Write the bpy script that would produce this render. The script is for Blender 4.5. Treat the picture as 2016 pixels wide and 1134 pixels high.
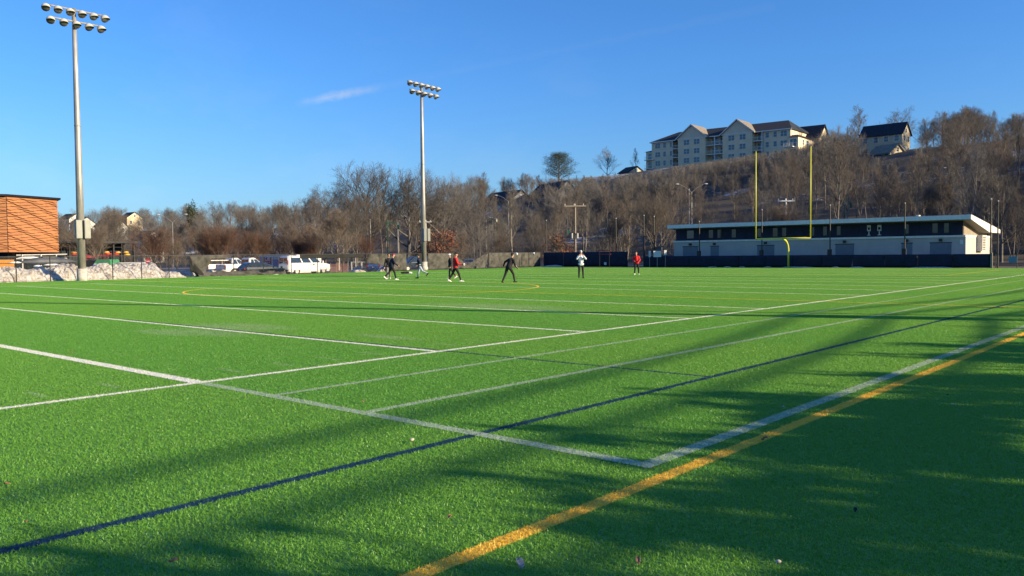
import bpy, bmesh, math, random
import numpy as np
from mathutils import Vector, Matrix, Euler, noise as mnoise

for _o in list(bpy.data.objects):
    bpy.data.objects.remove(_o)
SC = bpy.context.scene
COL = SC.collection
PI = math.pi

# ------------------------------------------------------------------ camera
# world: X = across the pitch (right), Y = along the side line (away), Z up, camera above the origin
F_PX, PITCH, ROLL, YAW, CAM_H = 1647.59, 0.0407206, -0.0104729, 0.719157, 1.7506
_c, _s = math.cos(YAW), math.sin(YAW)
_M = np.array([[_c, -_s, 0], [_s, _c, 0], [0, 0, 1]])
_f = np.array([0, math.cos(PITCH), -math.sin(PITCH)]); _r = np.array([1., 0, 0]); _u = np.cross(_r, _f)
CF = _M @ _f
CR = _M @ (math.cos(ROLL) * _r + math.sin(ROLL) * _u)
CU = _M @ (-math.sin(ROLL) * _r + math.cos(ROLL) * _u)
cam_d = bpy.data.cameras.new('camera')
cam_d.sensor_width = 36.0
cam_d.lens = 36.0 * F_PX / 2016.0
cam_d.clip_start = 0.1; cam_d.clip_end = 6000
cam = bpy.data.objects.new('camera', cam_d); COL.objects.link(cam)
cam.matrix_world = Matrix(((CR[0], CU[0], -CF[0], 0), (CR[1], CU[1], -CF[1], 0), (CR[2], CU[2], -CF[2], CAM_H), (0, 0, 0, 1)))
SC.camera = cam

# ------------------------------------------------------------------ light
SUN_AZ, SUN_EL = math.radians(19.0), math.radians(16.5)
SUN = Vector((math.cos(SUN_EL) * math.cos(SUN_AZ), math.cos(SUN_EL) * math.sin(SUN_AZ), math.sin(SUN_EL)))
world = bpy.data.worlds.new('World'); SC.world = world; world.use_nodes = True
wn, wl = world.node_tree.nodes, world.node_tree.links
wn.clear()
sky = wn.new('ShaderNodeTexSky'); sky.sky_type = 'NISHITA'; sky.sun_disc = False
sky.sun_elevation = SUN_EL; sky.sun_rotation = PI / 2 - SUN_AZ
sky.air_density = 1.0; sky.dust_density = 0.7; sky.ozone_density = 2.2; sky.altitude = 20
bg = wn.new('ShaderNodeBackground'); bg.inputs[1].default_value = 0.108
wout = wn.new('ShaderNodeOutputWorld')
SKY_NODES = (sky, bg, wout)
sun_d = bpy.data.lights.new('sun', 'SUN'); sun_d.energy = 4.8; sun_d.angle = math.radians(0.55); sun_d.color = (1.0, 0.81, 0.52)
sun = bpy.data.objects.new('sun', sun_d); COL.objects.link(sun)
sun.rotation_euler = SUN.to_track_quat('Z', 'Y').to_euler(); sun.location = (60, 20, 60)
SC.view_settings.view_transform = 'Standard'; SC.view_settings.look = 'None'
SC.view_settings.exposure = 0.97; SC.view_settings.gamma = 1.0; SC.view_settings.use_curve_mapping = False
SC.cycles.max_bounces = 5; SC.cycles.diffuse_bounces = 3; SC.cycles.glossy_bounces = 2; SC.cycles.transparent_max_bounces = 16
SC.cycles.use_denoising = True; SC.cycles.denoising_prefilter = "ACCURATE"; SC.cycles.use_adaptive_sampling = False; SC.cycles.sample_clamp_indirect = 4.0; SC.cycles.sample_clamp_direct = 12.0

# ------------------------------------------------------------------ where things are
def ray(x, y):
    return CF + (x - 1008) / F_PX * CR - (y - 567) / F_PX * CU
def G(x, y, z=0.0):                       # ground point seen at a pixel of the photograph
    w = ray(x, y); t = (z - CAM_H) / w[2]
    return Vector((w[0] * t, w[1] * t, z))
def P(x, y, D):                           # point at horizontal distance D along a pixel's ray
    w = ray(x, y); t = D / math.hypot(w[0], w[1])
    return Vector((w[0] * t, w[1] * t, CAM_H + w[2] * t))
def PV(x, y, v):                          # point where a pixel's ray meets the plane Y = v
    w = ray(x, y); t = v / w[1]
    return Vector((w[0] * t, v, CAM_H + w[2] * t))
def PU(x, y, u):
    w = ray(x, y); t = u / w[0]
    return Vector((u, w[1] * t, CAM_H + w[2] * t))
def px_of(p):
    d = np.array([p[0], p[1], p[2] - CAM_H]); z = d @ CF
    if z < 0.1: return None
    return 1008 + F_PX * (d @ CR) / z, 567 - F_PX * (d @ CU) / z

def interp(tab, x):
    return float(np.interp(x, [t[0] for t in tab], [t[1] for t in tab]))
def sstep(a, b, x):
    t = min(1, max(0, (x - a) / (b - a))); return t * t * (3 - 2 * t)
D0T = [(-900, 250), (-400, 240), (200, 230), (600, 190), (900, 150), (1200, 135), (1330, 122), (1500, 118), (2016, 114), (3200, 105)]
D1T = [(-900, 420), (200, 420), (600, 330), (900, 290), (1200, 275), (1500, 255), (2016, 235), (3200, 225)]
HTT = [(-900, 12), (200, 14), (500, 13), (700, 13), (900, 17), (1100, 23), (1250, 27), (1500, 27.5), (1750, 27), (2016, 27), (2600, 37), (3200, 44)]
def terrain(u, v):
    D = math.hypot(u, v)
    az = math.atan2(u, v)                 # 0 along +Y, + to the right
    rel = az + YAW
    if abs(rel) > 1.25: x = 3200 if rel > 0 else -900
    else: x = 1008 + F_PX * math.tan(rel)
    h = -0.28 + (interp(HTT, x) + 0.28) * sstep(interp(D0T, x), interp(D1T, x), D)
    if u > -68: h += .23 * sstep(-66, -60, u)
    if D > 110: h += 1.0 * mnoise.noise(Vector((u * .03, v * .03, 0))) * sstep(110, 200, D)
    return h

# ------------------------------------------------------------------ mesh helpers
class MB:
    def __init__(s): s.v = []; s.f = []
    def add(s, vs, fs):
        n = len(s.v); s.v.extend(tuple(map(float, p)) for p in vs); s.f.extend(tuple(i + n for i in f) for f in fs); return s
    def box(s, c, d, rz=0.0, R=None):
        x, y, z = d[0] / 2, d[1] / 2, d[2] / 2
        pts = [Vector(p) for p in ((-x, -y, -z), (x, -y, -z), (x, y, -z), (-x, y, -z), (-x, -y, z), (x, -y, z), (x, y, z), (-x, y, z))]
        M = R if R is not None else Matrix.Rotation(rz, 3, 'Z')
        return s.add([M @ p + Vector(c) for p in pts], [(0, 3, 2, 1), (4, 5, 6, 7), (0, 1, 5, 4), (1, 2, 6, 5), (2, 3, 7, 6), (3, 0, 4, 7)])
    def b2(s, x0, x1, y0, y1, z0, z1):
        return s.box(((x0 + x1) / 2, (y0 + y1) / 2, (z0 + z1) / 2), (x1 - x0, y1 - y0, z1 - z0))
    def tube(s, p0, p1, r0, r1=None, n=8, cap=True):
        r1 = r0 if r1 is None else r1
        p0, p1 = Vector(p0), Vector(p1); d = (p1 - p0).normalized()
        a = d.orthogonal().normalized(); b = d.cross(a)
        vs = []
        for p, r in ((p0, r0), (p1, r1)):
            for i in range(n):
                t = 2 * PI * i / n; vs.append(p + a * (r * math.cos(t)) + b * (r * math.sin(t)))
        fs = [(i, (i + 1) % n, n + (i + 1) % n, n + i) for i in range(n)]
        if cap: fs += [tuple(range(n - 1, -1, -1)), tuple(range(n, 2 * n))]
        return s.add(vs, fs)
    def path(s, pts, rs, n=8):
        pts = [Vector(p) for p in pts]
        if not hasattr(rs, '__len__'): rs = [rs] * len(pts)
        vs = []
        ref = None
        for i, p in enumerate(pts):
            d = (pts[min(i + 1, len(pts) - 1)] - pts[max(i - 1, 0)]).normalized()
            a = d.orthogonal().normalized() if ref is None else (ref - d * ref.dot(d)).normalized()
            ref = a; b = d.cross(a)
            for k in range(n):
                t = 2 * PI * k / n; vs.append(p + a * (rs[i] * math.cos(t)) + b * (rs[i] * math.sin(t)))
        fs = []
        for i in range(len(pts) - 1):
            for k in range(n):
                fs.append((i * n + k, i * n + (k + 1) % n, (i + 1) * n + (k + 1) % n, (i + 1) * n + k))
        m = (len(pts) - 1) * n
        fs += [tuple(range(n - 1, -1, -1)), tuple(range(m, m + n))]
        return s.add(vs, fs)
    def prism(s, poly, a, b, axis='y'):       # polygon of (x,z) swept along y (or (y,z) along x, (x,y) along z)
        n = len(poly)
        def pt(p, t): return (p[0], t, p[1]) if axis == 'y' else ((t, p[0], p[1]) if axis == 'x' else (p[0], p[1], t))
        vs = [pt(p, a) for p in poly] + [pt(p, b) for p in poly]
        fs = [tuple(range(n)), tuple(range(2 * n - 1, n - 1, -1))] + [(i, n + i, n + (i + 1) % n, (i + 1) % n) for i in range(n)]
        return s.add(vs, fs)
    def lathe(s, prof, n=12, M=None):          # profile of (r,z) round z
        vs = []; fs = []
        for r, z in prof:
            for k in range(n):
                t = 2 * PI * k / n; p = Vector((r * math.cos(t), r * math.sin(t), z)); vs.append(M @ p if M is not None else p)
        for i in range(len(prof) - 1):
            for k in range(n):
                fs.append((i * n + k, i * n + (k + 1) % n, (i + 1) * n + (k + 1) % n, (i + 1) * n + k))
        fs.append(tuple(range(n - 1, -1, -1))); m = (len(prof) - 1) * n; fs.append(tuple(range(m, m + n)))
        return s.add(vs, fs)
    def capsule(s, p0, p1, r0, r1=None, n=10, rings=4):
        r1 = r0 if r1 is None else r1
        p0, p1 = Vector(p0), Vector(p1)
        d = p1 - p0
        if d.length < 1e-5: d = Vector((0, 0, 1e-4))
        d.normalize(); a = d.orthogonal().normalized(); b = d.cross(a)
        prof = []
        for i in range(rings + 1):
            t = -PI / 2 + (PI / 2) * i / rings; prof.append((p0 + d * (r0 * math.sin(t)), max(1e-4, r0 * math.cos(t))))
        for i in range(rings + 1):
            t = (PI / 2) * i / rings; prof.append((p1 + d * (r1 * math.sin(t)), max(1e-4, r1 * math.cos(t))))
        vs = []; fs = []
        for c, r in prof:
            for k in range(n):
                t = 2 * PI * k / n; vs.append(c + a * (r * math.cos(t)) + b * (r * math.sin(t)))
        for i in range(len(prof) - 1):
            for k in range(n):
                fs.append((i * n + k, i * n + (k + 1) % n, (i + 1) * n + (k + 1) % n, (i + 1) * n + k))
        m = (len(prof) - 1) * n
        fs += [tuple(range(n - 1, -1, -1)), tuple(range(m, m + n))]
        return s.add(vs, fs)
    def ell(s, c, r, R=None, n=12, m=8):
        vs = []; fs = []
        R = R or Matrix.Identity(3); c = Vector(c)
        for i in range(m + 1):
            t = -PI / 2 + PI * i / m
            for k in range(n):
                q = 2 * PI * k / n
                vs.append(c + R @ Vector((r[0] * math.cos(t) * math.cos(q), r[1] * math.cos(t) * math.sin(q), r[2] * math.sin(t))))
        for i in range(m):
            for k in range(n): fs.append((i * n + k, i * n + (k + 1) % n, (i + 1) * n + (k + 1) % n, (i + 1) * n + k))
        return s.add(vs, fs)
    def mesh(s, name, mat=None, smooth=False):
        me = bpy.data.meshes.new(name); me.from_pydata(s.v, [], s.f)
        bm = bmesh.new(); bm.from_mesh(me); bmesh.ops.recalc_face_normals(bm, faces=bm.faces); bm.to_mesh(me); bm.free()
        if mat is not None: me.materials.append(mat)
        if smooth: me.polygons.foreach_set('use_smooth', [True] * len(me.polygons))
        me.update(); return me
    def build(s, name, mat, parent=None, smooth=False, bevel=0.0):
        o = bpy.data.objects.new(name, s.mesh(name, mat, smooth)); COL.objects.link(o)
        if parent is not None: o.parent = parent
        if bevel:
            m = o.modifiers.new('bevel', 'BEVEL'); m.width = bevel; m.segments = 2; m.limit_method = 'ANGLE'
        return o

def np_mesh(name, V, Fq, mat, smooth=False):
    """fast mesh from numpy verts and faces (all with the same number of corners)"""
    me = bpy.data.meshes.new(name); k = Fq.shape[1]
    me.vertices.add(len(V)); me.vertices.foreach_set('co', np.ascontiguousarray(V, np.float32).ravel())
    me.loops.add(Fq.size); me.loops.foreach_set('vertex_index', np.ascontiguousarray(Fq, np.int32).ravel())
    me.polygons.add(len(Fq)); me.polygons.foreach_set('loop_start', np.arange(0, Fq.size, k, dtype=np.int32))
    try: me.polygons.foreach_set('loop_total', np.full(len(Fq), k, np.int32))
    except Exception: pass
    if smooth: me.polygons.foreach_set('use_smooth', np.ones(len(Fq), bool))
    me.update(calc_edges=True)
    if mat is not None: me.materials.append(mat)
    return me

def tag(o, label=None, cat=None, group=None, kind=None):
    if label: o['label'] = label
    if cat: o['category'] = cat
    if group: o['group'] = group
    if kind: o['kind'] = kind
    return o
def thing(name, label, cat, loc=(0, 0, 0), rz=0.0, group=None):
    o = bpy.data.objects.new(name, None); COL.objects.link(o); o.empty_display_size = .3
    o.location = loc; o.rotation_euler = (0, 0, rz)
    return tag(o, label, cat, group)
def link(name, me, parent=None):
    o = bpy.data.objects.new(name, me); COL.objects.link(o)
    if parent is not None: o.parent = parent
    return o
def copy_tree(o, parent=None):
    c = o.copy(); COL.objects.link(c)
    if parent is not None: c.parent = parent
    for ch in list(o.children): copy_tree(ch, c)
    return c

# ------------------------------------------------------------------ materials
def srgb(r, g, b):
    f = lambda c: c / 12.92 if c <= .04045 else ((c + .055) / 1.055) ** 2.4
    return (f(r / 255), f(g / 255), f(b / 255))
class X:                                   # little expression helper over Math nodes
    def __init__(s, nt, v): s.nt = nt; s.v = v
    def op(s, o, b=None, c=None):
        n = s.nt.nodes.new('ShaderNodeMath'); n.operation = o
        for i, q in enumerate((s, b, c)):
            if q is None: continue
            q = q.v if isinstance(q, X) else q
            if isinstance(q, (int, float)): n.inputs[i].default_value = q
            else: s.nt.links.new(q, n.inputs[i])
        return X(s.nt, n.outputs[0])
    def __add__(s, b): return s.op('ADD', b)
    def __sub__(s, b): return s.op('SUBTRACT', b)
    def __mul__(s, b): return s.op('MULTIPLY', b)
    def abs(s): return s.op('ABSOLUTE')
    def lt(s, b): return s.op('LESS_THAN', b)
    def gt(s, b): return s.op('GREATER_THAN', b)
    def max(s, b): return s.op('MAXIMUM', b)
    def min(s, b): return s.op('MINIMUM', b)
    def between(s, a, b): return s.gt(a) * s.lt(b)
def noise_node(nt, scale, detail=3, rough=.6, vec=None, dim='3D'):
    n = nt.nodes.new('ShaderNodeTexNoise'); n.noise_dimensions = dim
    n.inputs['Scale'].default_value = scale; n.inputs['Detail'].default_value = detail; n.inputs['Roughness'].default_value = rough
    if vec is not None: nt.links.new(vec, n.inputs['Vector'])
    return n
def mixrgb(nt, fac, a, b, mode='MIX'):
    n = nt.nodes.new('ShaderNodeMix'); n.data_type = 'RGBA'; n.blend_type = mode
    for i, q in ((0, fac), (6, a), (7, b)):
        q = q.v if isinstance(q, X) else q
        if isinstance(q, (int, float)): n.inputs[i].default_value = q
        elif isinstance(q, tuple): n.inputs[i].default_value = (*q[:3], 1)
        else: nt.links.new(q, n.inputs[i])
    return n.outputs[2]
def material(name, col, rough=.7, metal=0.0, var=.12, nscale=3.0, bump=0.0, bscale=20.0, col2=None, spec=.5, rand=0.0, coat=0.0, stretch=None, trans=0.0):
    m = bpy.data.materials.new(name); m.use_nodes = True; nt = m.node_tree
    b = nt.nodes['Principled BSDF']
    b.inputs['Roughness'].default_value = rough; b.inputs['Metallic'].default_value = metal
    b.inputs['Specular IOR Level'].default_value = spec; b.inputs['Coat Weight'].default_value = coat
    tc = nt.nodes.new('ShaderNodeTexCoord'); vec = tc.outputs['Object']
    if stretch:
        mp = nt.nodes.new('ShaderNodeMapping'); mp.inputs['Scale'].default_value = stretch; nt.links.new(vec, mp.inputs[0]); vec = mp.outputs[0]
    c2 = col2 or tuple(max(0, c * (1 - var * 2)) for c in col)
    n = noise_node(nt, nscale, 4, .65, vec)
    mr = nt.nodes.new('ShaderNodeMapRange'); mr.inputs[1].default_value = .3; mr.inputs[2].default_value = .7
    nt.links.new(n.outputs[0], mr.inputs[0])
    out = mixrgb(nt, X(nt, mr.outputs[0]), tuple(min(1, c * (1 + (0 if col2 else var))) for c in col), c2)
    if rand:
        oi = nt.nodes.new('ShaderNodeObjectInfo')
        hs = nt.nodes.new('ShaderNodeHueSaturation')
        v = X(nt, oi.outputs['Random']) * (2 * rand) + (1 - rand)
        nt.links.new(v.v, hs.inputs['Value']); nt.links.new(out, hs.inputs['Color'])
        w = (X(nt, oi.outputs['Random']) * 7.31).op('FRACT') * (.12 * rand) + (.5 - .06 * rand)
        nt.links.new(w.v, hs.inputs['Hue']); out = hs.outputs[0]
    nt.links.new(out, b.inputs['Base Color'])
    if bump:
        bn = noise_node(nt, bscale, 4, .6, vec)
        bp = nt.nodes.new('ShaderNodeBump'); bp.inputs['Strength'].default_value = bump; bp.inputs['Distance'].default_value = .02
        nt.links.new(bn.outputs[0], bp.inputs['Height']); nt.links.new(bp.outputs[0], b.inputs['Normal'])
    return m
def glass_mat(name, col=(.02, .028, .035), rough=.08):
    return material(name, col, rough, spec=.8, var=.3, nscale=1.0)

# ------------------------------------------------------------------ sky: contrail and thin cirrus mixed into the sky texture by direction
def build_sky():
    nt = world.node_tree
    tc = nt.nodes.new('ShaderNodeTexCoord')
    def dirn(x, y):
        w = Vector(ray(x, y)).normalized(); return w
    a, b = dirn(590, 203), dirn(900, 140)
    nrm = a.cross(b).normalized(); along = (b - a).normalized(); mid = (a + b).normalized()
    def dot(v, off=0.0):
        n = nt.nodes.new('ShaderNodeVectorMath'); n.operation = 'DOT_PRODUCT'
        nt.links.new(tc.outputs['Generated'], n.inputs[0]); n.inputs[1].default_value = v
        return X(nt, n.outputs['Value'])
    warp = X(nt, noise_node(nt, 60, 4, .65, tc.outputs['Generated']).outputs[0]) - .5
    d = (dot(nrm) + warp * .008).abs()
    t = dot(along)
    half = (a - mid).length
    t0 = a.dot(along)
    band = (X(nt, d.v) * (-1 / .0062) + 1.0).max(0.0)
    run = ((t - (t0 - .006)) * 18.0).min(1.0).max(0.0) * ((t - (t0 + .105)) * -14.0).min(1.0).max(0.06)
    fwd = dot(mid).gt(.9)
    streak = band * run * fwd * (X(nt, noise_node(nt, 90, 5, .6, tc.outputs['Generated']).outputs[0]) + .1)
    # very faint high cirrus
    mp = nt.nodes.new('ShaderNodeMapping'); mp.inputs['Scale'].default_value = (1.5, 4.0, 6.0); mp.inputs['Rotation'].default_value = (0.2, .3, .5)
    nt.links.new(tc.outputs['Generated'], mp.inputs[0])
    ci = (X(nt, noise_node(nt, 1.6, 6, .62, mp.outputs[0]).outputs[0]) - .52).max(0.0) * .55
    fac = (streak * .85 + ci * .5).min(.5)
    hs = nt.nodes.new('ShaderNodeHueSaturation'); hs.inputs['Saturation'].default_value = .99
    tint = mixrgb(nt, 1.0, SKY_NODES[0].outputs[0], (.27, .60, 1.03), 'MULTIPLY')
    nt.links.new(tint, hs.inputs['Color'])
    lum = nt.nodes.new('ShaderNodeRGBToBW'); nt.links.new(hs.outputs[0], lum.inputs[0])
    cl = X(nt, lum.outputs[0]) * 1.75
    comb = nt.nodes.new('ShaderNodeCombineColor')
    nt.links.new((cl * .95).v, comb.inputs[0]); nt.links.new((cl * .99).v, comb.inputs[1]); nt.links.new((cl * 1.06).v, comb.inputs[2])
    sz = nt.nodes.new('ShaderNodeSeparateXYZ'); nt.links.new(tc.outputs['Generated'], sz.inputs[0])
    low = (X(nt, sz.outputs[2]) * (-1 / .26) + 1.0).max(0.0).min(1.0)
    pale = nt.nodes.new('ShaderNodeCombineColor')
    l2 = X(nt, lum.outputs[0])
    nt.links.new((l2 * .80).v, pale.inputs[0]); nt.links.new((l2 * 1.03).v, pale.inputs[1]); nt.links.new((l2 * 1.22).v, pale.inputs[2])
    hz = mixrgb(nt, low * low * .55, hs.outputs[0], pale.outputs[0])
    out = mixrgb(nt, fac, hz, comb.outputs[0])
    nt.links.new(out, SKY_NODES[1].inputs[0]); nt.links.new(SKY_NODES[1].outputs[0], SKY_NODES[2].inputs[0])
build_sky()

# ------------------------------------------------------------------ ground
asphalt_c = (.055, .055, .06)
def terrain_material():
    m = bpy.data.materials.new('hillside_soil'); m.use_nodes = True; nt = m.node_tree; b = nt.nodes['Principled BSDF']
    g = nt.nodes.new('ShaderNodeNewGeometry'); pos = g.outputs['Position']
    sep = nt.nodes.new('ShaderNodeSeparateXYZ'); nt.links.new(pos, sep.inputs[0])
    n1 = noise_node(nt, .06, 5, .65, pos); n2 = noise_node(nt, .8, 4, .7, pos); n3 = noise_node(nt, .035, 3, .6, pos)
    leaf = mixrgb(nt, n2.outputs[0], (.045, .036, .028), (.095, .07, .05))
    soil = mixrgb(nt, n1.outputs[0], leaf, (.06, .05, .04))
    z = X(nt, sep.outputs[2])
    snow = ((X(nt, n3.outputs[0]) * .8 + X(nt, n2.outputs[0]) * .35) - .66).max(0.0) * 14.0
    col = mixrgb(nt, snow.min(1.0) * z.gt(1.0), soil, (.62, .64, .68))
    asp = mixrgb(nt, n2.outputs[0], (.045, .045, .05), (.085, .083, .082))
    snow2 = ((X(nt, n1.outputs[0]) - .55) * 12.0).min(1.0).max(0.0)
    asp = mixrgb(nt, snow2 * .5, asp, (.5, .5, .53))
    low = z.lt(-.15)
    col = mixrgb(nt, low, col, asp)
    nt.links.new(col, b.inputs['Base Color']); b.inputs['Roughness'].default_value = .9
    return m
def build_terrain():
    mat = terrain_material()
    xs = np.concatenate([np.arange(-760, -150, 14.), np.arange(-150, 150, 5.), np.arange(150, 420, 14.)])
    ys = np.concatenate([np.arange(-220, -40, 20.), np.arange(-40, 320, 5.), np.arange(320, 760, 16.)])
    V = np.array([(x, y, terrain(x, y)) for y in ys for x in xs]); nx = len(xs)
    Fq = np.array([(j * nx + i, j * nx + i + 1, (j + 1) * nx + i + 1, (j + 1) * nx + i) for j in range(len(ys) - 1) for i in range(nx - 1)])
    tag(link('hillside_terrain', np_mesh('hillside_terrain', V, Fq, mat, True)), kind='structure')
    mb = MB(); mb.add([(-6000, -6000, -2), (6000, -6000, -2), (6000, 6000, -2), (-6000, 6000, -2)], [(0, 1, 2, 3)])
    tag(mb.build('far_ground', material('far_ground_soil', (.09, .08, .06), .95)), kind='structure')
build_terrain()

# ------------------------------------------------------------------ the artificial pitch
L0, YD = 5.845, 4.572
US, US2, US3, UB, UW, UO = -10.913, -9.151, -7.324, -5.568, -3.670, -3.368
CU_, CV_ = -35.3, 28.55
FIELD = (-69.4, 16.0, -14.0, 86.3)
# kind, axis, position, from, to, width       (axis v: runs along Y at X=position; axis u: runs along X at Y=position)
LINES = [('white', 'v', US, -14, 83.6, .13), ('white', 'v', -59.7, -14, 83.6, .13),
         ('faint', 'v', US2, L0, 83.6, .11), ('faint', 'v', US3, L0, 83.6, .12), ('faint', 'v', UW, L0 - .07, 83.6, .15), ('faint', 'u', L0, US + .07, UW + .075, .15),
         ('white', 'u', L0, -59.7, US, .20),
         ('blue', 'v', UB, -14, 84, .11), ('blue', 'u', L0 + YD + .13, -24, UB, .09), ('blue', 'u', 22.3, UB, 0, .06),
         ('gold', 'v', UO, -14, 85, .135), ('gold', 'u', CV_, -67, UO, .11),
         ('gold', 'v', -15.15, 62.0, 78.5, .11), ('gold', 'u', 62.0, -55.5, -15.15, .11), ('gold', 'u', 78.5, -66, UO, .11)]
for k in range(1, 18):
    if k != 5: LINES.append(('white', 'u', L0 + YD * k, -59.7, US, .128))
CIRC = (CU_, CV_, 9.15, .115)
PAINT = {'white': (.84, .83, .80), 'faint': (.44, .52, .42), 'blue': (.003, .045, .115), 'gold': (.76, .53, .06)}

def turf_colour(nt):
    """green of the yarn with the painted lines printed on it, from the position on the pitch"""
    g = nt.nodes.new('ShaderNodeNewGeometry'); pos = g.outputs['Position']
    fz = noise_node(nt, 55, 2, .5, pos)
    sp0 = nt.nodes.new('ShaderNodeSeparateXYZ'); nt.links.new(pos, sp0.inputs[0])
    spn = nt.nodes.new('ShaderNodeSeparateColor'); nt.links.new(fz.outputs['Color'], spn.inputs[0])
    fx = X(nt, sp0.outputs[0]) + (X(nt, spn.outputs[0]) - .5) * .05
    fy = X(nt, sp0.outputs[1]) + (X(nt, spn.outputs[1]) - .5) * .05
    masks = {}
    def put(k, m): masks[k] = m if k not in masks else masks[k].max(m)
    # the yard lines repeat
    q = ((fy - L0) * (1 / YD)).op('ADD', .5).op('FRACT') - .5
    yard = q.abs().lt(.064 / YD) * fx.between(-59.7, US) * fy.between(L0 + 1, 83.7) * (fy - (L0 + 5 * YD)).abs().gt(.5)
    put('white', yard)
    for k, ax, p, a, b, w in LINES:
        if k == 'white' and ax == 'u' and p > L0 + 1: continue
        A, B = (fx, fy) if ax == 'v' else (fy, fx)
        put(k, (A - p).abs().lt(w / 2) * B.between(a, b))
    dx, dy = fx - CIRC[0], fy - CIRC[1]
    put('gold', ((dx * dx + dy * dy).op('SQRT') - CIRC[2]).abs().lt(CIRC[3] / 2))
    # the yard ticks inside the side line and old half scrubbed marks
    tick = ((fy - L0) * (5 / YD)).op('ADD', .5).op('FRACT') - .5
    put('tick', tick.abs().lt(.05 / YD * 5) * fx.between(-12.0, -11.35))
    n1 = noise_node(nt, .35, 4, .6, pos); n2 = noise_node(nt, 26, 4, .75, pos); n3 = noise_node(nt, 3.0, 5, .65, pos)
    def ell(cx, cy, rx, ry):
        ax, ay = (fx - cx) * (1 / rx), (fy - cy) * (1 / ry)
        return ((ax * ax + ay * ay) * -1.0 + 1.0).max(0.0)
    smudge = None
    for (px, py, rx, ry) in ((330, 655, 1.0, .35), (400, 655, 1.2, .4), (450, 645, 1.4, .45), (500, 643, 1.2, .4), (985, 604, 2.6, .8), (760, 664, .8, .2)):
        c = G(px, py); e = ell(c.x, c.y, rx * 1.6, ry * 1.6); smudge = e if smudge is None else smudge.max(e)
    panel = ((fy - L0) * (1 / YD)).op('FLOOR') * .5
    panel = panel.op('FRACT').gt(.25)
    base = mixrgb(nt, X(nt, n2.outputs[0]), TURF_A, TURF_B)
    base = mixrgb(nt, X(nt, n1.outputs[0]) * .35, base, TURF_C)
    base = mixrgb(nt, panel * .16, base, (.30, .52, .07))
    wear = (X(nt, n3.outputs[0]) * 1.3 - .22).max(0.0).min(1.0)
    col = base
    col = mixrgb(nt, smudge * .42 * X(nt, n2.outputs[0]) * 1.7, col, (.42, .50, .38))
    col = mixrgb(nt, masks['tick'] * .30, col, PAINT['faint'])
    col = mixrgb(nt, masks['gold'], col, mixrgb(nt, X(nt, n2.outputs[0]), PAINT['gold'], (.86, .64, .11)))
    col = mixrgb(nt, masks['blue'] * .95, col, PAINT['blue'])
    faintm = masks['faint'] * (X(nt, n2.outputs[0]) * 1.5 - .1).max(.15).min(.95)
    col = mixrgb(nt, faintm, col, PAINT['faint'])
    col = mixrgb(nt, masks['white'] * (wear * .25 + .75), col, PAINT['white'])
    return col
TURF_A, TURF_B, TURF_C = (.118, .315, .046), (.205, .495, .070), (.145, .415, .060)
def turf_material(name, blades):
    m = bpy.data.materials.new(name); m.use_nodes = True; nt = m.node_tree; b = nt.nodes['Principled BSDF']
    col = turf_colour(nt)
    if not blades:
        col = mixrgb(nt, 1.0, col, (.6, .6, .6), 'MULTIPLY')
    nt.links.new(col, b.inputs['Base Color']); b.inputs['Roughness'].default_value = .42; b.inputs['Specular IOR Level'].default_value = .5 if blades else .1
    if blades:
        tr = nt.nodes.new('ShaderNodeBsdfTranslucent'); nt.links.new(mixrgb(nt, 1.0, col, (1.35, 1.15, .9), 'MULTIPLY'), tr.inputs[0])
        mx = nt.nodes.new('ShaderNodeMixShader'); mx.inputs[0].default_value = .45
        b.inputs['Sheen Weight'].default_value = .12; b.inputs['Sheen Roughness'].default_value = .4
        nt.links.new(b.outputs[0], mx.inputs[1]); nt.links.new(tr.outputs[0], mx.inputs[2])
        nt.links.new(mx.outputs[0], nt.nodes['Material Output'].inputs[0])
    return m

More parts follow.
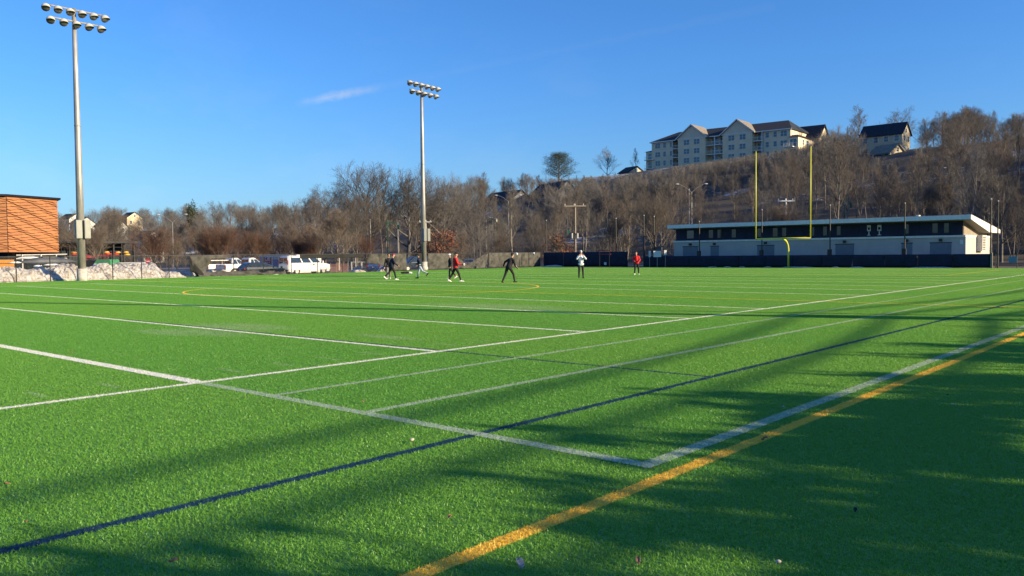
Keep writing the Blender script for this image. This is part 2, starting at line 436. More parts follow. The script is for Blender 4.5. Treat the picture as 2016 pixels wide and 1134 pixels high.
def scatter(name, V, T, mats, pts, rots, scales, label, cat, mat, smooth=False):
    """one object: its mesh holds one tuft of triangles and loose points; geometry nodes set the tuft on every point"""
    n = len(V); nP = len(pts)
    me = bpy.data.meshes.new(name)
    me.vertices.add(n + nP)
    me.vertices.foreach_set('co', np.concatenate([V, pts]).astype(np.float32).ravel())
    k = T.shape[1]
    me.loops.add(T.size); me.loops.foreach_set('vertex_index', T.astype(np.int32).ravel())
    me.polygons.add(len(T)); me.polygons.foreach_set('loop_start', np.arange(0, T.size, k, dtype=np.int32))
    me.update(calc_edges=True); me.materials.append(mat)
    for nm, typ, arr, dm in (('is_point', 'FLOAT', np.concatenate([np.zeros(n), np.ones(nP)]), 1),
                             ('spin', 'FLOAT', np.concatenate([np.zeros(n), rots]), 1), ('size', 'FLOAT', np.concatenate([np.ones(n), scales]), 1)):
        a = me.attributes.new(nm, typ, 'POINT'); a.data.foreach_set('value', arr.astype(np.float32))
    o = link(name, me)
    tag(o, label, cat, kind='stuff')
    ng = bpy.data.node_groups.new(name, 'GeometryNodeTree')
    ng.interface.new_socket('Geometry', in_out='INPUT', socket_type='NodeSocketGeometry'); ng.interface.new_socket('Geometry', in_out='OUTPUT', socket_type='NodeSocketGeometry')
    N, Lk = ng.nodes, ng.links
    gi, go = N.new('NodeGroupInput'), N.new('NodeGroupOutput')
    def attr(nm):
        a = N.new('GeometryNodeInputNamedAttribute'); a.data_type = 'FLOAT'; a.inputs['Name'].default_value = nm
        return [s for s in a.outputs if s.name == 'Attribute' and s.enabled][0]
    sep = N.new('GeometryNodeSeparateGeometry'); sep.domain = 'POINT'
    cmp_ = N.new('FunctionNodeCompare'); cmp_.data_type = 'FLOAT'; cmp_.operation = 'GREATER_THAN'; cmp_.inputs[1].default_value = .5
    Lk.new(attr('is_point'), cmp_.inputs[0]); Lk.new(gi.outputs[0], sep.inputs[0]); Lk.new(cmp_.outputs[0], sep.inputs['Selection'])
    m2p = N.new('GeometryNodeMeshToPoints'); Lk.new(sep.outputs['Selection'], m2p.inputs['Mesh'])
    iop = N.new('GeometryNodeInstanceOnPoints'); Lk.new(m2p.outputs[0], iop.inputs['Points']); Lk.new(sep.outputs['Inverted'], iop.inputs['Instance'])
    cb = N.new('ShaderNodeCombineXYZ'); Lk.new(attr('spin'), cb.inputs[2])
    Lk.new(cb.outputs[0], iop.inputs['Rotation']); Lk.new(attr('size'), iop.inputs['Scale'])
    Lk.new(iop.outputs[0], go.inputs[0])
    md = o.modifiers.new('scatter', 'NODES'); md.node_group = ng
    return o

def build_pitch():
    x0, x1, y0, y1 = FIELD
    mb = MB().b2(x0, x1, y0, y1, -.6, 0.0)
    tag(mb.build('pitch', turf_material('turf_mat', False)), kind='structure')
    names = {'white': 'white_line', 'faint': 'faded_line', 'blue': 'blue_line', 'gold': 'yellow_line'}
    mats = {k: material(names[k] + '_paint', PAINT[k], .7, var=.12, nscale=14) for k in PAINT}
    for i, (k, ax, p, a, b, w) in enumerate(LINES):
        z = .003 + .0012 * {'gold': 0, 'blue': 1, 'faint': 2, 'white': 3}[k] + (.0006 if ax == 'u' else 0)
        mb = MB()
        if ax == 'v': mb.add([(p - w / 2, a, z), (p + w / 2, a, z), (p + w / 2, b, z), (p - w / 2, b, z)], [(0, 1, 2, 3)])
        else: mb.add([(a, p - w / 2, z), (b, p - w / 2, z), (b, p + w / 2, z), (a, p + w / 2, z)], [(0, 1, 2, 3)])
        tag(mb.build(names[k], mats[k]), kind='structure')
    vs, fs = [], []
    for i in range(96):
        t = 2 * PI * i / 96
        for r in (CIRC[2] - CIRC[3] / 2, CIRC[2] + CIRC[3] / 2): vs.append((CU_ + r * math.cos(t), CV_ + r * math.sin(t), .0032))
    fs = [(2 * i, 2 * i + 1, (2 * i + 3) % 192, (2 * i + 2) % 192) for i in range(96)]
    tag(MB().add(vs, fs).build('centre_circle', mats['gold']), kind='structure')
    # yarn
    rng = np.random.default_rng(5)
    S = 2.0; n = 40000
    pts = rng.uniform(-S / 2, S / 2, (n, 2))
    lean = rng.normal(0, .60, (n, 2))
    cl = np.array([[mnoise.noise(Vector((p[0] * 9, p[1] * 9, 1))), mnoise.noise(Vector((p[0] * 9, p[1] * 9, 7))), mnoise.noise(Vector((p[0] * 22, p[1] * 22, 3)))] for p in pts])
    lean += cl[:, :2] * .8
    h = rng.uniform(.012, .021, n) * (1 + .35 * cl[:, 2])
    w = rng.uniform(.0018, .0034, n)
    ang = rng.uniform(0, 2 * PI, n); side = np.stack([np.cos(ang), np.sin(ang), np.zeros(n)], 1) * w[:, None]
    base = np.concatenate([pts, np.zeros((n, 1))], 1)
    dirv = np.concatenate([lean, np.ones((n, 1))], 1); dirv /= np.linalg.norm(dirv, axis=1)[:, None]
    mid = base + dirv * (h * .6)[:, None]
    d2 = dirv + np.concatenate([lean * .9, -.35 * np.ones((n, 1))], 1); d2 /= np.linalg.norm(d2, axis=1)[:, None]
    tip = mid + d2 * (h * .65)[:, None]
    V = np.stack([base - side * .7, base + side * .7, mid + side, tip + side * .35, tip - side * .35, mid - side], 1).reshape(-1, 3)
    i0 = np.arange(n)[:, None] * 6
    Tq = np.concatenate([i0 + np.array([0, 1, 2, 5]), i0 + np.array([5, 2, 3, 4])])
    P_, R_ = [], []
    for x in np.arange(x0 + 1, 9.0, S):
        for y in np.arange(y0 + 1, y1, S):
            D = math.hypot(x, y)
            if D > 9 and (CF[0] * x + CF[1] * y) < D * .50: continue
            P_.append((x, y, 0)); R_.append(rng.integers(0, 4) * PI / 2)
    scatter('turf_grass', V, Tq, None, np.array(P_, float), np.array(R_), np.ones(len(P_)), 'short green artificial turf covering the sports field', 'turf', turf_material('turf_yarn', True))
build_pitch()

# ------------------------------------------------------------------ bare trees
def seg_mesh(name, segs, mat, sides=3):
    """tapered open tubes from an array of segments (p0 3, p1 3, r0, r1)"""
    A = np.asarray(segs, float); n = len(A)
    p0, p1, r0, r1 = A[:, :3], A[:, 3:6], A[:, 6], A[:, 7]
    d = p1 - p0; d /= np.maximum(1e-9, np.linalg.norm(d, axis=1))[:, None]
    ref = np.where(np.abs(d[:, 2:3]) < .9, np.array([[0, 0, 1.]]), np.array([[1., 0, 0]]))
    a = np.cross(d, ref); a /= np.linalg.norm(a, axis=1)[:, None]; b = np.cross(d, a)
    V = np.zeros((n, 2, sides, 3))
    for k in range(sides):
        t = 2 * PI * k / sides
        o = a * math.cos(t) + b * math.sin(t)
        V[:, 0, k] = p0 + o * r0[:, None]; V[:, 1, k] = p1 + o * r1[:, None]
    i0 = np.arange(n)[:, None] * 2 * sides
    F_ = np.concatenate([i0 + np.array([k, (k + 1) % sides, sides + (k + 1) % sides, sides + k]) for k in range(sides)])
    return np_mesh(name, V.reshape(-1, 3), F_, mat, True)

FORMS = {
    # first, n limbs, limb len, limb angle, tropism, children per level, angles, twig radius
    'spreading': dict(H=16, r=.30, first=.22, nl=13, ll=.50, la=(50, 75), lt=.10, kids=(8, 7, 4), ka=45, tw=.0105, lead=.8),
    'domed':     dict(H=16, r=.32, first=.16, nl=15, ll=.56, la=(42, 68), lt=.16, kids=(9, 7, 4), ka=38, tw=.0105, lead=.7),
    'tall':      dict(H=16, r=.22, first=.34, nl=12, ll=.30, la=(35, 60), lt=.22, kids=(7, 6, 4), ka=40, tw=.0105, lead=1.0),
    'narrow':    dict(H=16, r=.19, first=.42, nl=10, ll=.26, la=(25, 48), lt=.30, kids=(7, 6, 4), ka=36, tw=.0105, lead=1.0),
    'vase':      dict(H=9, r=.17, first=.10, nl=14, ll=.72, la=(16, 48), lt=.06, kids=(8, 6, 5), ka=28, tw=.0085, lead=.5),
    'round':     dict(H=9, r=.16, first=.14, nl=18, ll=.52, la=(25, 85), lt=.18, kids=(9, 7, 4), ka=36, tw=.0085, lead=.75),
    'shrub':     dict(H=4, r=.05, first=.01, nl=16, ll=.95, la=(8, 60), lt=.05, kids=(7, 5, 4), ka=30, tw=.008, lead=.4),
}
def grow(seed, form, stems=1):
    p = FORMS[form]; rng = random.Random(seed)
    H = p['H']; trunk, crown = [], []
    def rv(): return Vector((rng.uniform(-1, 1), rng.uniform(-1, 1), rng.uniform(-1, 1)))
    def line(dst, a, d, L, r0, r1, n, wob, trop):
        pts = [Vector(a)]; d = Vector(d).normalized()
        for i in range(n):
            d = (d + rv() * wob + Vector((0, 0, trop))).normalized()
            pts.append(pts[-1] + d * (L / n))
        for i in range(n):
            ra = r0 + (r1 - r0) * i / n; rb = r0 + (r1 - r0) * (i + 1) / n
            dst.append((*pts[i], *pts[i + 1], max(ra, p['tw'] * .8), max(rb, p['tw'] * .7)))
        return pts
    def at(pts, t):
        q = t * (len(pts) - 1); i = min(int(q), len(pts) - 2); f = q - i
        return pts[i].lerp(pts[i + 1], f), (pts[i + 1] - pts[i]).normalized()
    def turn(d, ang, az):
        a = d.orthogonal().normalized(); a.rotate(Matrix.Rotation(az, 3, d))
        return (d * math.cos(ang) + a * math.sin(ang)).normalized()
    def sub(pts, L, r, lev):
        if lev >= 3: return
        n = p['kids'][lev]
        for i in range(n):
            t = .22 + .78 * (i + rng.random()) / n
            b, d = at(pts, t)
            l = L * (.62 - .26 * t) * rng.uniform(.75, 1.25) if lev < 2 else L * rng.uniform(.42, .8)
            ang = math.radians(p['ka'] * rng.uniform(.7, 1.25))
            nd = turn(d, ang, rng.uniform(0, 2 * PI))
            nd.z += .10; rr = max(p['tw'], r * (.46 - .16 * t))
            q = line(crown, b, nd, l, rr, p['tw'] * .6, 3 if lev < 2 else 2, .13, p['lt'] * .35)
            sub(q, l, rr, lev + 1)
    for s in range(stems):
        d0 = Vector((0, 0, 1)) if stems == 1 else Vector((math.cos(s * 2.4) * .30, math.sin(s * 2.4) * .30, 1))
        HH = H * (1 if s == 0 else rng.uniform(.75, .95))
        base = Vector((0, 0, -.3)) if stems == 1 else Vector((math.cos(s * 2.4) * .12, math.sin(s * 2.4) * .12, -.3))
        Lt = HH * p['lead']; rt = p['r'] * (1 if stems == 1 else .6)
        tp = line(trunk, base, d0, Lt, rt, rt * .16, 12, .035 if stems == 1 else .06, .02)
        trunk.append((*base, *(base + d0.normalized() * .6), rt * 1.45, rt * .98))
        nl = p['nl'] if stems == 1 else int(p['nl'] * .65)
        for i in range(nl):
            t = p['first'] + (1 - p['first']) * ((i + rng.random() * .8) / nl) ** .85
            b, d = at(tp, min(t, .99))
            rel = (t - p['first']) / (1 - p['first'])
            l = H * p['ll'] * (1.0 - .55 * rel) * rng.uniform(.8, 1.2)
            ang = math.radians(rng.uniform(*p['la']) * (1 - .35 * rel))
            nd = turn(Vector((0, 0, 1)), ang, i * 2.4 + rng.uniform(-.5, .5) + s)
            rr = rt * (.58 - .32 * rel)
            q = line(crown, b, nd, l, rr, p['tw'], 6, .09, p['lt'])
            sub(q, l, rr, 0)
    return trunk, crown

BARK = {
    'grey': material('grey_bark', (.158, .145, .133), .95, var=.25, nscale=1.5, rand=.22),
    'brown': material('brown_bark', (.132, .112, .096), .95, var=.25, nscale=1.5, rand=.22),
    'russet': material('russet_twigs', (.125, .070, .050), .95, var=.22, nscale=1.2, rand=.12),
    'pale': material('pale_bark', (.27, .225, .175), .9, var=.25, nscale=1.2, rand=.12),
    'birch': material('birch_bark', (.60, .47, .34), .8, var=.3, nscale=2.5, rand=.08),
    'tan': material('tan_twigs', (.165, .132, .105), .95, var=.2, nscale=1.2, rand=.12),
}
TREE = {}
def tree_kind(key, seed, form, bark, twig=None, stems=1, sides=3):
    t, c = grow(seed, form, stems)
    h = max(max(s[2], s[5]) for s in c + t)
    w = float(np.percentile([math.hypot(s[3], s[4]) for s in c], 97))
    TREE[key] = (seg_mesh('trunk', t, BARK[bark], 7), seg_mesh('crown', c, BARK[twig or bark], sides), h, w)
def tree(key, name, label, loc, height, rz, group=None, wide=1.0, cat='tree'):
    tm, cm, h, w = TREE[key]
    k = height / h
    t = thing(name, label, cat, loc, rz, group)
    t.scale = (k * wide, k * wide, k)
    link('trunk', tm, t); link('crown', cm, t)
    return t
for i, (key, form, bark, twig, stems) in enumerate((
        ('spread_a', 'spreading', 'grey', 'grey', 1), ('spread_b', 'spreading', 'brown', 'brown', 1), ('domed_a', 'domed', 'grey', 'brown', 1), ('domed_b', 'domed', 'grey', 'grey', 1),
        ('tall_a', 'tall', 'grey', 'brown', 1), ('tall_b', 'tall', 'brown', 'brown', 1), ('tall_c', 'tall', 'pale', 'grey', 1), ('narrow_a', 'narrow', 'grey', 'brown', 1),
        ('narrow_b', 'narrow', 'pale', 'brown', 1), ('vase_a', 'vase', 'pale', 'tan', 1), ('vase_b', 'vase', 'grey', 'tan', 1), ('vase_red', 'vase', 'brown', 'russet', 1),
        ('round_a', 'round', 'tan', 'tan', 1), ('round_red', 'round', 'brown', 'russet', 1), ('birch', 'vase', 'birch', 'russet', 3), ('shrub_a', 'shrub', 'brown', 'brown', 1), ('shrub_b', 'shrub', 'tan', 'tan', 1),
        ('clump', 'tall', 'pale', 'tan', 3))):
    tree_kind(key, 100 + i, form, bark, twig, stems)

RND = random.Random(11)
def gz(p): return terrain(p[0], p[1]) - .1
def at_px(x, D):
    """ground point in the direction of a pixel column at horizontal distance D"""
    p = P(x, 500, D); return Vector((p.x, p.y, gz(p)))
def h_for(p, y, x):
    """height that makes a tree standing at p reach pixel row y"""
    D = math.hypot(p.x, p.y); q = P(x, y, D); return q.z - p.z

# single trees and shrubs one can tell apart        key, name, label, category, pixel x, top y, distance, width
SINGLES = [
    ('vase_a', 'bare_tree', 'bare many-stemmed tree just right of the tallest floodlight pole', 'tree', 186, 428, 118, 1.0),
    ('vase_red', 'bare_tree', 'reddish vase-shaped bare tree behind the do not enter sign', 'tree', 302, 436, 120, 1.05),
    ('birch', 'birch_tree', 'pale forked birch with russet crown above the white pickups', 'tree', 437, 424, 124, 1.25),
    ('vase_b', 'bare_tree', 'leaning brown tree between the torn screen and the birch', 'tree', 405, 440, 126, 1.2),
    ('birch', 'birch_tree', 'birch behind the storage shed with the banners', 'tree', 517, 440, 126, 1.0),
    ('birch', 'birch_tree', 'small birch above the cream end of the storage shed', 'tree', 588, 452, 128, .8),
    ('birch', 'birch_tree', 'slim birch behind the white van roof', 'tree', 611, 445, 126, .8),
    ('round_a', 'bare_tree', 'rounded tan bare tree right of the white van', 'tree', 665, 404, 122, 1.15),
    ('vase_red', 'bare_tree', 'low russet tree behind the torn screen by the blue car', 'tree', 722, 455, 128, 1.0),
    ('domed_a', 'oak_tree', 'tall domed bare oak, highest crown left of the second floodlight', 'tree', 722, 312, 172, 1.3),
    ('domed_b', 'oak_tree', 'broad domed bare oak directly behind the second floodlight pole', 'tree', 803, 320, 170, 1.35),
    ('spread_b', 'oak_tree', 'dark bare oak left of the highest domed oak', 'tree', 640, 352, 180, 1.25),
    ('domed_b', 'oak_tree', 'bare oak right of the second floodlight pole', 'tree', 872, 336, 176, 1.2),
    ('round_a', 'bare_shrub', 'fan-shaped pale shrub behind the grey screen and the red hoodie', 'shrub', 907, 449, 116, .85),
    ('round_a', 'bare_shrub', 'tan bushy shrub behind the grey screen left of the black runner', 'shrub', 984, 456, 118, 1.2),
    ('shrub_b', 'bare_shrub', 'tan shrub behind the navy screen left of the utility pole', 'shrub', 1052, 462, 120, 1.3),
    ('vase_a', 'bare_tree', 'pale multi-stemmed tree left of the clubhouse, nearer its roof', 'tree', 1292, 372, 112, 1.0),
    ('clump', 'bare_tree', 'pale tall bare tree between the utility pole and the clubhouse', 'tree', 1232, 362, 118, .9),
    ('round_a', 'bare_tree', 'low rounded bare tree left of the gate gap', 'tree', 1206, 420, 114, 1.1),
    ('clump', 'bare_tree', 'pale-limbed forked tree above the left part of the clubhouse roof', 'tree', 1382, 345, 136, .8),
    ('round_a', 'bare_tree', 'tan brushy tree behind the middle of the clubhouse roof', 'tree', 1548, 395, 128, 1.2),
    ('vase_b', 'bare_tree', 'large many-limbed dark tree at the right edge of the wooded slope', 'tree', 1935, 262, 150, 1.0),
    ('clump', 'bare_tree', 'pale trunked tree behind the blue sign at the right edge', 'tree', 1996, 360, 118, .9),
    ('vase_a', 'bare_tree', 'pale brush tree behind the right end of the clubhouse roof', 'tree', 1836, 352, 140, 1.0),
    ('tall_c', 'bare_tree', 'forked bare tree standing above the skyline left of the gabled house', 'tree', 1690, 202, 268, 1.3),
    ('spread_a', 'bare_tree', 'broad bare tree behind the gabled house on the ridge', 'tree', 1766, 208, 268, 1.0),
    ('spread_a', 'bare_tree', 'bare tree on the skyline left of the apartment building', 'tree', 1196, 288, 285, .9),
    ('tall_b', 'bare_tree', 'dark bare tree beside the left end of the apartment building', 'tree', 1252, 290, 288, .9),
]
for key, name, label, cat, x, y, D, wide in SINGLES:
    p = at_px(x, D); tree(key, name, label, p, max(2.0, h_for(p, y, x)), RND.uniform(0, 6.28), wide=wide, cat=cat)

# the wood on the slope and along the road
SKYLINE = [(-300, 405), (0, 412), (110, 410), (200, 402), (300, 398), (350, 405), (400, 390), (500, 388), (560, 384), (600, 368), (650, 362), (690, 372), (760, 366), (850, 362), (880, 352), (950, 328),
           (1000, 345), (1050, 334), (1090, 346), (1150, 344), (1200, 340), (1250, 336), (1290, 332), (1330, 322), (1400, 312), (1480, 299), (1560, 286), (1602, 276), (1618, 252), (1660, 238), (1684, 262), (1696, 300), (1796, 310), (1816, 234),
           (1850, 204), (1900, 203), (1950, 210), (2016, 214), (2500, 230)]
# windows through the wood: (x0, x1, lowest row that stays open, distance of what is seen, share of trees let through)
OPEN = [(112, 262, 505, 134, 0), (180, 222, 462, 330, .35), (112, 158, 446, 380, .4), (258, 284, 476, 240, .5), (234, 254, 438, 420, .5), (1030, 1100, 412, 232, .7), (944, 1012, 416, 238, .7), (1696, 1796, 312, 226, .75), (1085, 1122, 350, 262, .2)]
def top_limit(x, D, top, rng, half=14):
    top = max(top, interp(SKYLINE, x))
    for x0, x1, yb, Dh, share in OPEN:
        if x0 - half < x < x1 + half and D < Dh and rng.random() > share: top = max(top, yb)
    return top
WOOD = []; FOREST = []
def wood(n, x0, x1, d0, d1, keys, hr, grp, lab, seed, slack=(4, 46), name='bare_tree', minh=4):
    rng = random.Random(seed); made = 0; tries = 0
    while made < n and tries < n * 30:
        tries += 1
        x = rng.uniform(x0, x1); D = rng.uniform(d0, d1)
        p = at_px(x, D)
        if p.y > 85 and p.y < 112 and -62 < p.x < -14: continue
        if any((p.x - q[0]) ** 2 + (p.y - q[1]) ** 2 < q[2] ** 2 for q in KEEP): continue
        if any((p.x - q[0]) ** 2 + (p.y - q[1]) ** 2 < 3.2 ** 2 for q in WOOD): continue
        top = top_limit(x, D, interp(SKYLINE, x) + rng.uniform(*slack), rng)
        h = min(rng.uniform(*hr), h_for(p, top, x))
        if h < minh: continue
        WOOD.append((p.x, p.y))
        key = rng.choice(keys)
        FOREST.append((tree(key, name, lab, p, h, rng.uniform(0, 6.28), grp, rng.uniform(.8, 1.15)), key, x, D)); made += 1

# ------------------------------------------------------------------ materials of built things
M = dict(
    galv=material('galvanised_steel', (.34, .33, .31), .5, .35, .25, 2.0, stretch=(1, 1, .2)),
    lamp=material('beige_lamp_housing', (.52, .49, .42), .55, 0, .08),
    lens=glass_mat('lamp_lens', (.10, .105, .10), .15),
    cab=material('grey_cabinet', (.20, .21, .20), .5, .1, .06),
    concrete=material('concrete', (.46, .43, .38), .9, 0, .2, 4, .3, 25),
    black=material('black_coated_steel', (.010, .010, .011), .5, 0, .2),
    darksteel=material('dark_steel', (.03, .032, .036), .5, .3, .2),
    navy=material('navy_screen_fabric', (.008, .014, .036), .85, 0, .25, 1.2, .25, 8),
    greyfab=material('faded_grey_screen', (.072, .069, .060), .9, 0, .38, 1.6, .5, 5),
    blackfab=material('black_screen_fabric', (.012, .0125, .012), .9, 0, .3, 2),
    block=material('painted_block_wall', (.46, .44, .41), .85, 0, .06, .6),
    belt=material('pale_trim', (.76, .75, .72), .6, 0, .06),
    navypanel=material('navy_metal_panel', (.009, .016, .050), .8, 0, .2, .7),
    gdoor=material('blue_grey_door', (.135, .175, .215), .5, 0, .06),
    soffit=material('soffit_paint', (.33, .31, .27), .8),
    roofw=material('weathered_roof', (.50, .49, .46), .7, 0, .2, .5),
    panew=material('gold_reflection_glass', (.034, .032, .020), .12, spec=.7, var=.4, nscale=1.5),  # yellowish reflections and dim interior painted into the pane colour
    white=material('white_paint', (.74, .73, .70), .45, 0, .05),
    offwhite=material('dirty_white_paint', (.62, .60, .55), .6, 0, .15),
    yellow=material('yellow_enamel', (.66, .62, .06), .4, 0, .06),
    orange=material('orange_shingle', (.36, .150, .058), .8, 0, .06, .5, .15, 12, rand=.07),
    orange2=material('amber_door', (.48, .19, .018), .6, 0, .08),
    roofdark=material('dark_shingle_roof', (.016, .021, .033), .9, 0, .25, 1.5),
    rooftan=material('tan_shingle_roof', (.25, .20, .15), .9, 0, .2, 1.5),
    siding=material('beige_siding', (.74, .58, .38), .85, 0, .06, .6),
    siding2=material('pale_yellow_siding', (.58, .47, .30), .85, 0, .1, .6),
    gable=material('tan_gable_siding', (.66, .54, .38), .85, 0, .06, .6),
    greyside=material('grey_siding', (.17, .18, .20), .85, 0, .12, .6),
    trim=material('white_trim', (.70, .68, .62), .6, 0, .05),
    glass=glass_mat('window_glass', (.035, .05, .075), .06),
    carglass=glass_mat('car_glass', (.018, .026, .032), .05),
    tyre=material('tyre_rubber', (.018, .018, .018), .85),
    rim=material('wheel_rim', (.45, .44, .42), .35, .6),
    carwhite=material('white_car_paint', (.74, .73, .70), .22, 0, .04, coat=.6),
    carnavy=material('dark_blue_car_paint', (.016, .028, .052), .2, 0, .1, coat=.7),
    carblue=material('blue_car_paint', (.05, .10, .24), .22, 0, .08, coat=.6),
    cargrey=material('grey_car_paint', (.10, .115, .13), .25, .2, .08, coat=.5),
    red=material('red_paint', (.42, .028, .03), .55, 0, .12),
    maroon=material('maroon_banner', (.30, .018, .055), .6, 0, .1),
    redban=material('red_banner', (.70, .03, .045), .6, 0, .1),
    green=material('green_tarpaulin', (.05, .24, .10), .6, 0, .15, 2, .3, 6),
    tarp=material('grey_tarpaulin', (.075, .085, .105), .6, 0, .2, 1.5, .3, 5),
    cream=material('cream_panel', (.62, .54, .38), .7, 0, .08),
    shadegrey=material('shade_grey_panel', (.48, .44, .43), .8, 0, .12),  # shaded shed wall: the shade is put into this lilac grey
    bluedoor=material('blue_door', (.06, .14, .32), .5),
    wood=material('weathered_wood', (.30, .255, .19), .9, 0, .2, 3, .2, 20, stretch=(4, 4, .5)),
    polewood=material('pole_wood', (.36, .30, .215), .9, 0, .2, 3, stretch=(4, 4, .4)),
    greenpaint=material('green_steel', (.012, .11, .075), .5),
    lampred=material('tail_lamp', (.45, .02, .02), .3),
    skin=material('skin', (.50, .28, .20), .6, 0, .06, 8),
    hairdark=material('dark_hair', (.022, .014, .010), .8),
    blackcloth=material('black_cloth', (.014, .014, .017), .9, 0, .25, 6, .3, 30),
    navycloth=material('navy_cloth', (.012, .018, .042), .9, 0, .25, 6, .3, 30),
    greycloth=material('charcoal_cloth', (.045, .043, .046), .9, 0, .2, 6, .3, 30),
    fadedplastic=material('faded_orange_plastic', (.34, .13, .085), .7, 0, .15),
    stone=material('taupe_cloth', (.23, .20, .18), .9, 0, .15, 6, .3, 30),
    bluegrey=material('pale_blue_grey_cloth', (.36, .42, .50), .9, 0, .12, 6, .3, 30),
    redcloth=material('red_cloth', (.60, .014, .018), .85, 0, .12, 6, .3, 30),
    whitecloth=material('white_cloth', (.72, .74, .78), .85, 0, .08, 6, .3, 30),
    shoewhite=material('white_shoe', (.76, .74, .70), .6),
    orangecloth=material('orange_sock', (.75, .16, .03), .8),
    leather=material('brown_leather_ball', (.36, .15, .07), .55),
    snow=None, leafdry=material('dry_leaf', (.30, .17, .09), .8, rand=.3), pebble=material('pale_pebble', (.50, .45, .38), .85, 0, .3, 30))

def snow_material():
    m = bpy.data.materials.new('old_dirty_snow'); m.use_nodes = True; nt = m.node_tree; b = nt.nodes['Principled BSDF']
    g = nt.nodes.new('ShaderNodeNewGeometry'); pos = g.outputs['Position']
    n1 = noise_node(nt, 1.9, 6, .75, pos); n2 = noise_node(nt, 7.0, 5, .75, pos)
    f = ((X(nt, n1.outputs[0]) * .6 + X(nt, n2.outputs[0]) * .5) - .48) * 5.5
    c = mixrgb(nt, f.max(0.0).min(1.0), (.60, .57, .54), (.19, .15, .11))
    nt.links.new(c, b.inputs['Base Color']); b.inputs['Roughness'].default_value = .75
    bp = nt.nodes.new('ShaderNodeBump'); bp.inputs['Strength'].default_value = .7; bp.inputs['Distance'].default_value = .1
    nt.links.new(n2.outputs[0], bp.inputs['Height']); nt.links.new(bp.outputs[0], b.inputs['Normal'])
    return m
M['snow'] = snow_material()

def cloth_sheet(name, corners, nu, nv, mat, amp, seed, parent=None, sag=0.0, thick=.006, freq=1.5):
    """a hanging piece of fabric between four corners (bottom left, bottom right, top right, top left), wrinkled"""
    a, b, c, d = [Vector(p) for p in corners]
    n = (b - a).cross(d - a).normalized()
    vs = []
    for j in range(nv + 1):
        for i in range(nu + 1):
            s, t = i / nu, j / nv
            p = (a.lerp(b, s)).lerp(d.lerp(c, s), t)
            p = p + n * (amp * mnoise.noise(Vector((s * (b - a).length * freq, t * 1.5, seed))) * (1 if 0 < j < nv or amp > .1 else .3))
            p.z -= sag * math.sin(PI * s) * (t if sag > 0 else 1)
            vs.append(p)
    fs = [(j * (nu + 1) + i, j * (nu + 1) + i + 1, (j + 1) * (nu + 1) + i + 1, (j + 1) * (nu + 1) + i) for j in range(nv) for i in range(nu)]
    o = MB().add(vs, fs).build(name, mat, parent, True)
    m = o.modifiers.new('thickness', 'SOLIDIFY'); m.thickness = thick
    return o

# ------------------------------------------------------------------ floodlights
def floodlight(loc, label, armdir, H=20.95, arm_len=4.15):
    t = thing('floodlight_pole', label, 'floodlight', loc, 0, 'floodlight poles round the pitch')
    MB().tube((0, 0, -.6), (0, 0, .95), .37, .37, 20).build('concrete_base', M['concrete'], t, True)
    MB().path([(0, 0, .9), (0, 0, 8), (0, 0, 15), (0, 0, H)], [.30, .25, .20, .145], 20).build('pole', M['galv'], t, True)
    MB().tube((0, 0, 11.95), (0, 0, 12.05), .235, .235, 20).build('joint_ring', M['galv'], t, True)
    a = Vector(armdir).normalized(); R = Matrix.Rotation(math.atan2(a.y, a.x), 3, 'Z')
    fr = Vector((a.y, -a.x, 0))
    for off in (-.31, .31):
        bx = MB().box(fr * .38 + a * off + Vector((0, 0, 4.0)), (.46, .34, 1.42), R=R).build('control_cabinet', M['cab'], t, bevel=.02)
        MB().box(fr * .557 + a * off + Vector((0, 0, 4.0)), (.36, .012, 1.28), R=R).build('cabinet_door', M['cab'], bx)
    prof = [(.08, -.02), (.11, .0), (.21, .09), (.285, .22), (.31, .36), (.31, .40)]
    for zz, n, L in ((H - .10, 6, arm_len), (H - .98, 5, arm_len * .85)):
        arm = MB().tube(a * (-L / 2) + Vector((0, 0, zz)), a * (L / 2) + Vector((0, 0, zz)), .07, .07, 8)
        arm.build('cross_arm', M['galv'], t)
        for i in range(n):
            s = -L / 2 + L * (i + .0) / (n - 1) if n == 6 else -L / 2 + L * (i / (n - 1))
            dirn = (fr + a * ((-.5 + i / (n - 1)) * .7) + Vector((0, 0, -1.0))).normalized()
            q = dirn.to_track_quat('Z', 'Y').to_matrix().to_4x4()
            c = a * s + fr * .18 + Vector((0, 0, zz - .10))
            T = Matrix.Translation(c) @ q
            m = MB().lathe(prof, 14, T)
            # visor over the upper half of the reflector
            up = (Vector((0, 0, 1)) - dirn * dirn.z).normalized(); sd = dirn.cross(up)
            vs = []
            for k in range(9):
                th = PI * k / 8; e = sd * (math.cos(th) * .315) + up * (math.sin(th) * .315)
                o = c + dirn * .34 + e
                vs += [o, o + dirn * (.08 + .22 * math.sin(th))]
            m.add(vs, [(2 * k, 2 * k + 1, 2 * k + 3, 2 * k + 2) for k in range(8)])
            lh = m.build('lamp_housing', M['lamp'], t, True)
            MB().lathe([(.0, .402), (.295, .402), (.25, .46), (.08, .49)], 14, T).build('lamp_lens', M['lens'], lh, True)
            MB().tube(a * s + Vector((0, 0, zz)), c, .035, .035, 6).build('lamp_bracket', M['galv'], lh)
    return t
pl1, pl2 = G(162, 553), G(835, 532)
floodlight((pl1.x, pl1.y, 0), 'tall floodlight pole by the snow banks, nearest the orange building', (0, 1, 0))
floodlight((pl2.x, pl2.y, 0), 'floodlight pole in front of the grey fence screen and the domed oaks', (-.10, .995, 0), 21.1, 4.6)
floodlight((6.0, 26.9, 0), 'floodlight pole on the near side line outside the picture to the right', (0, -1, 0), 20.5)
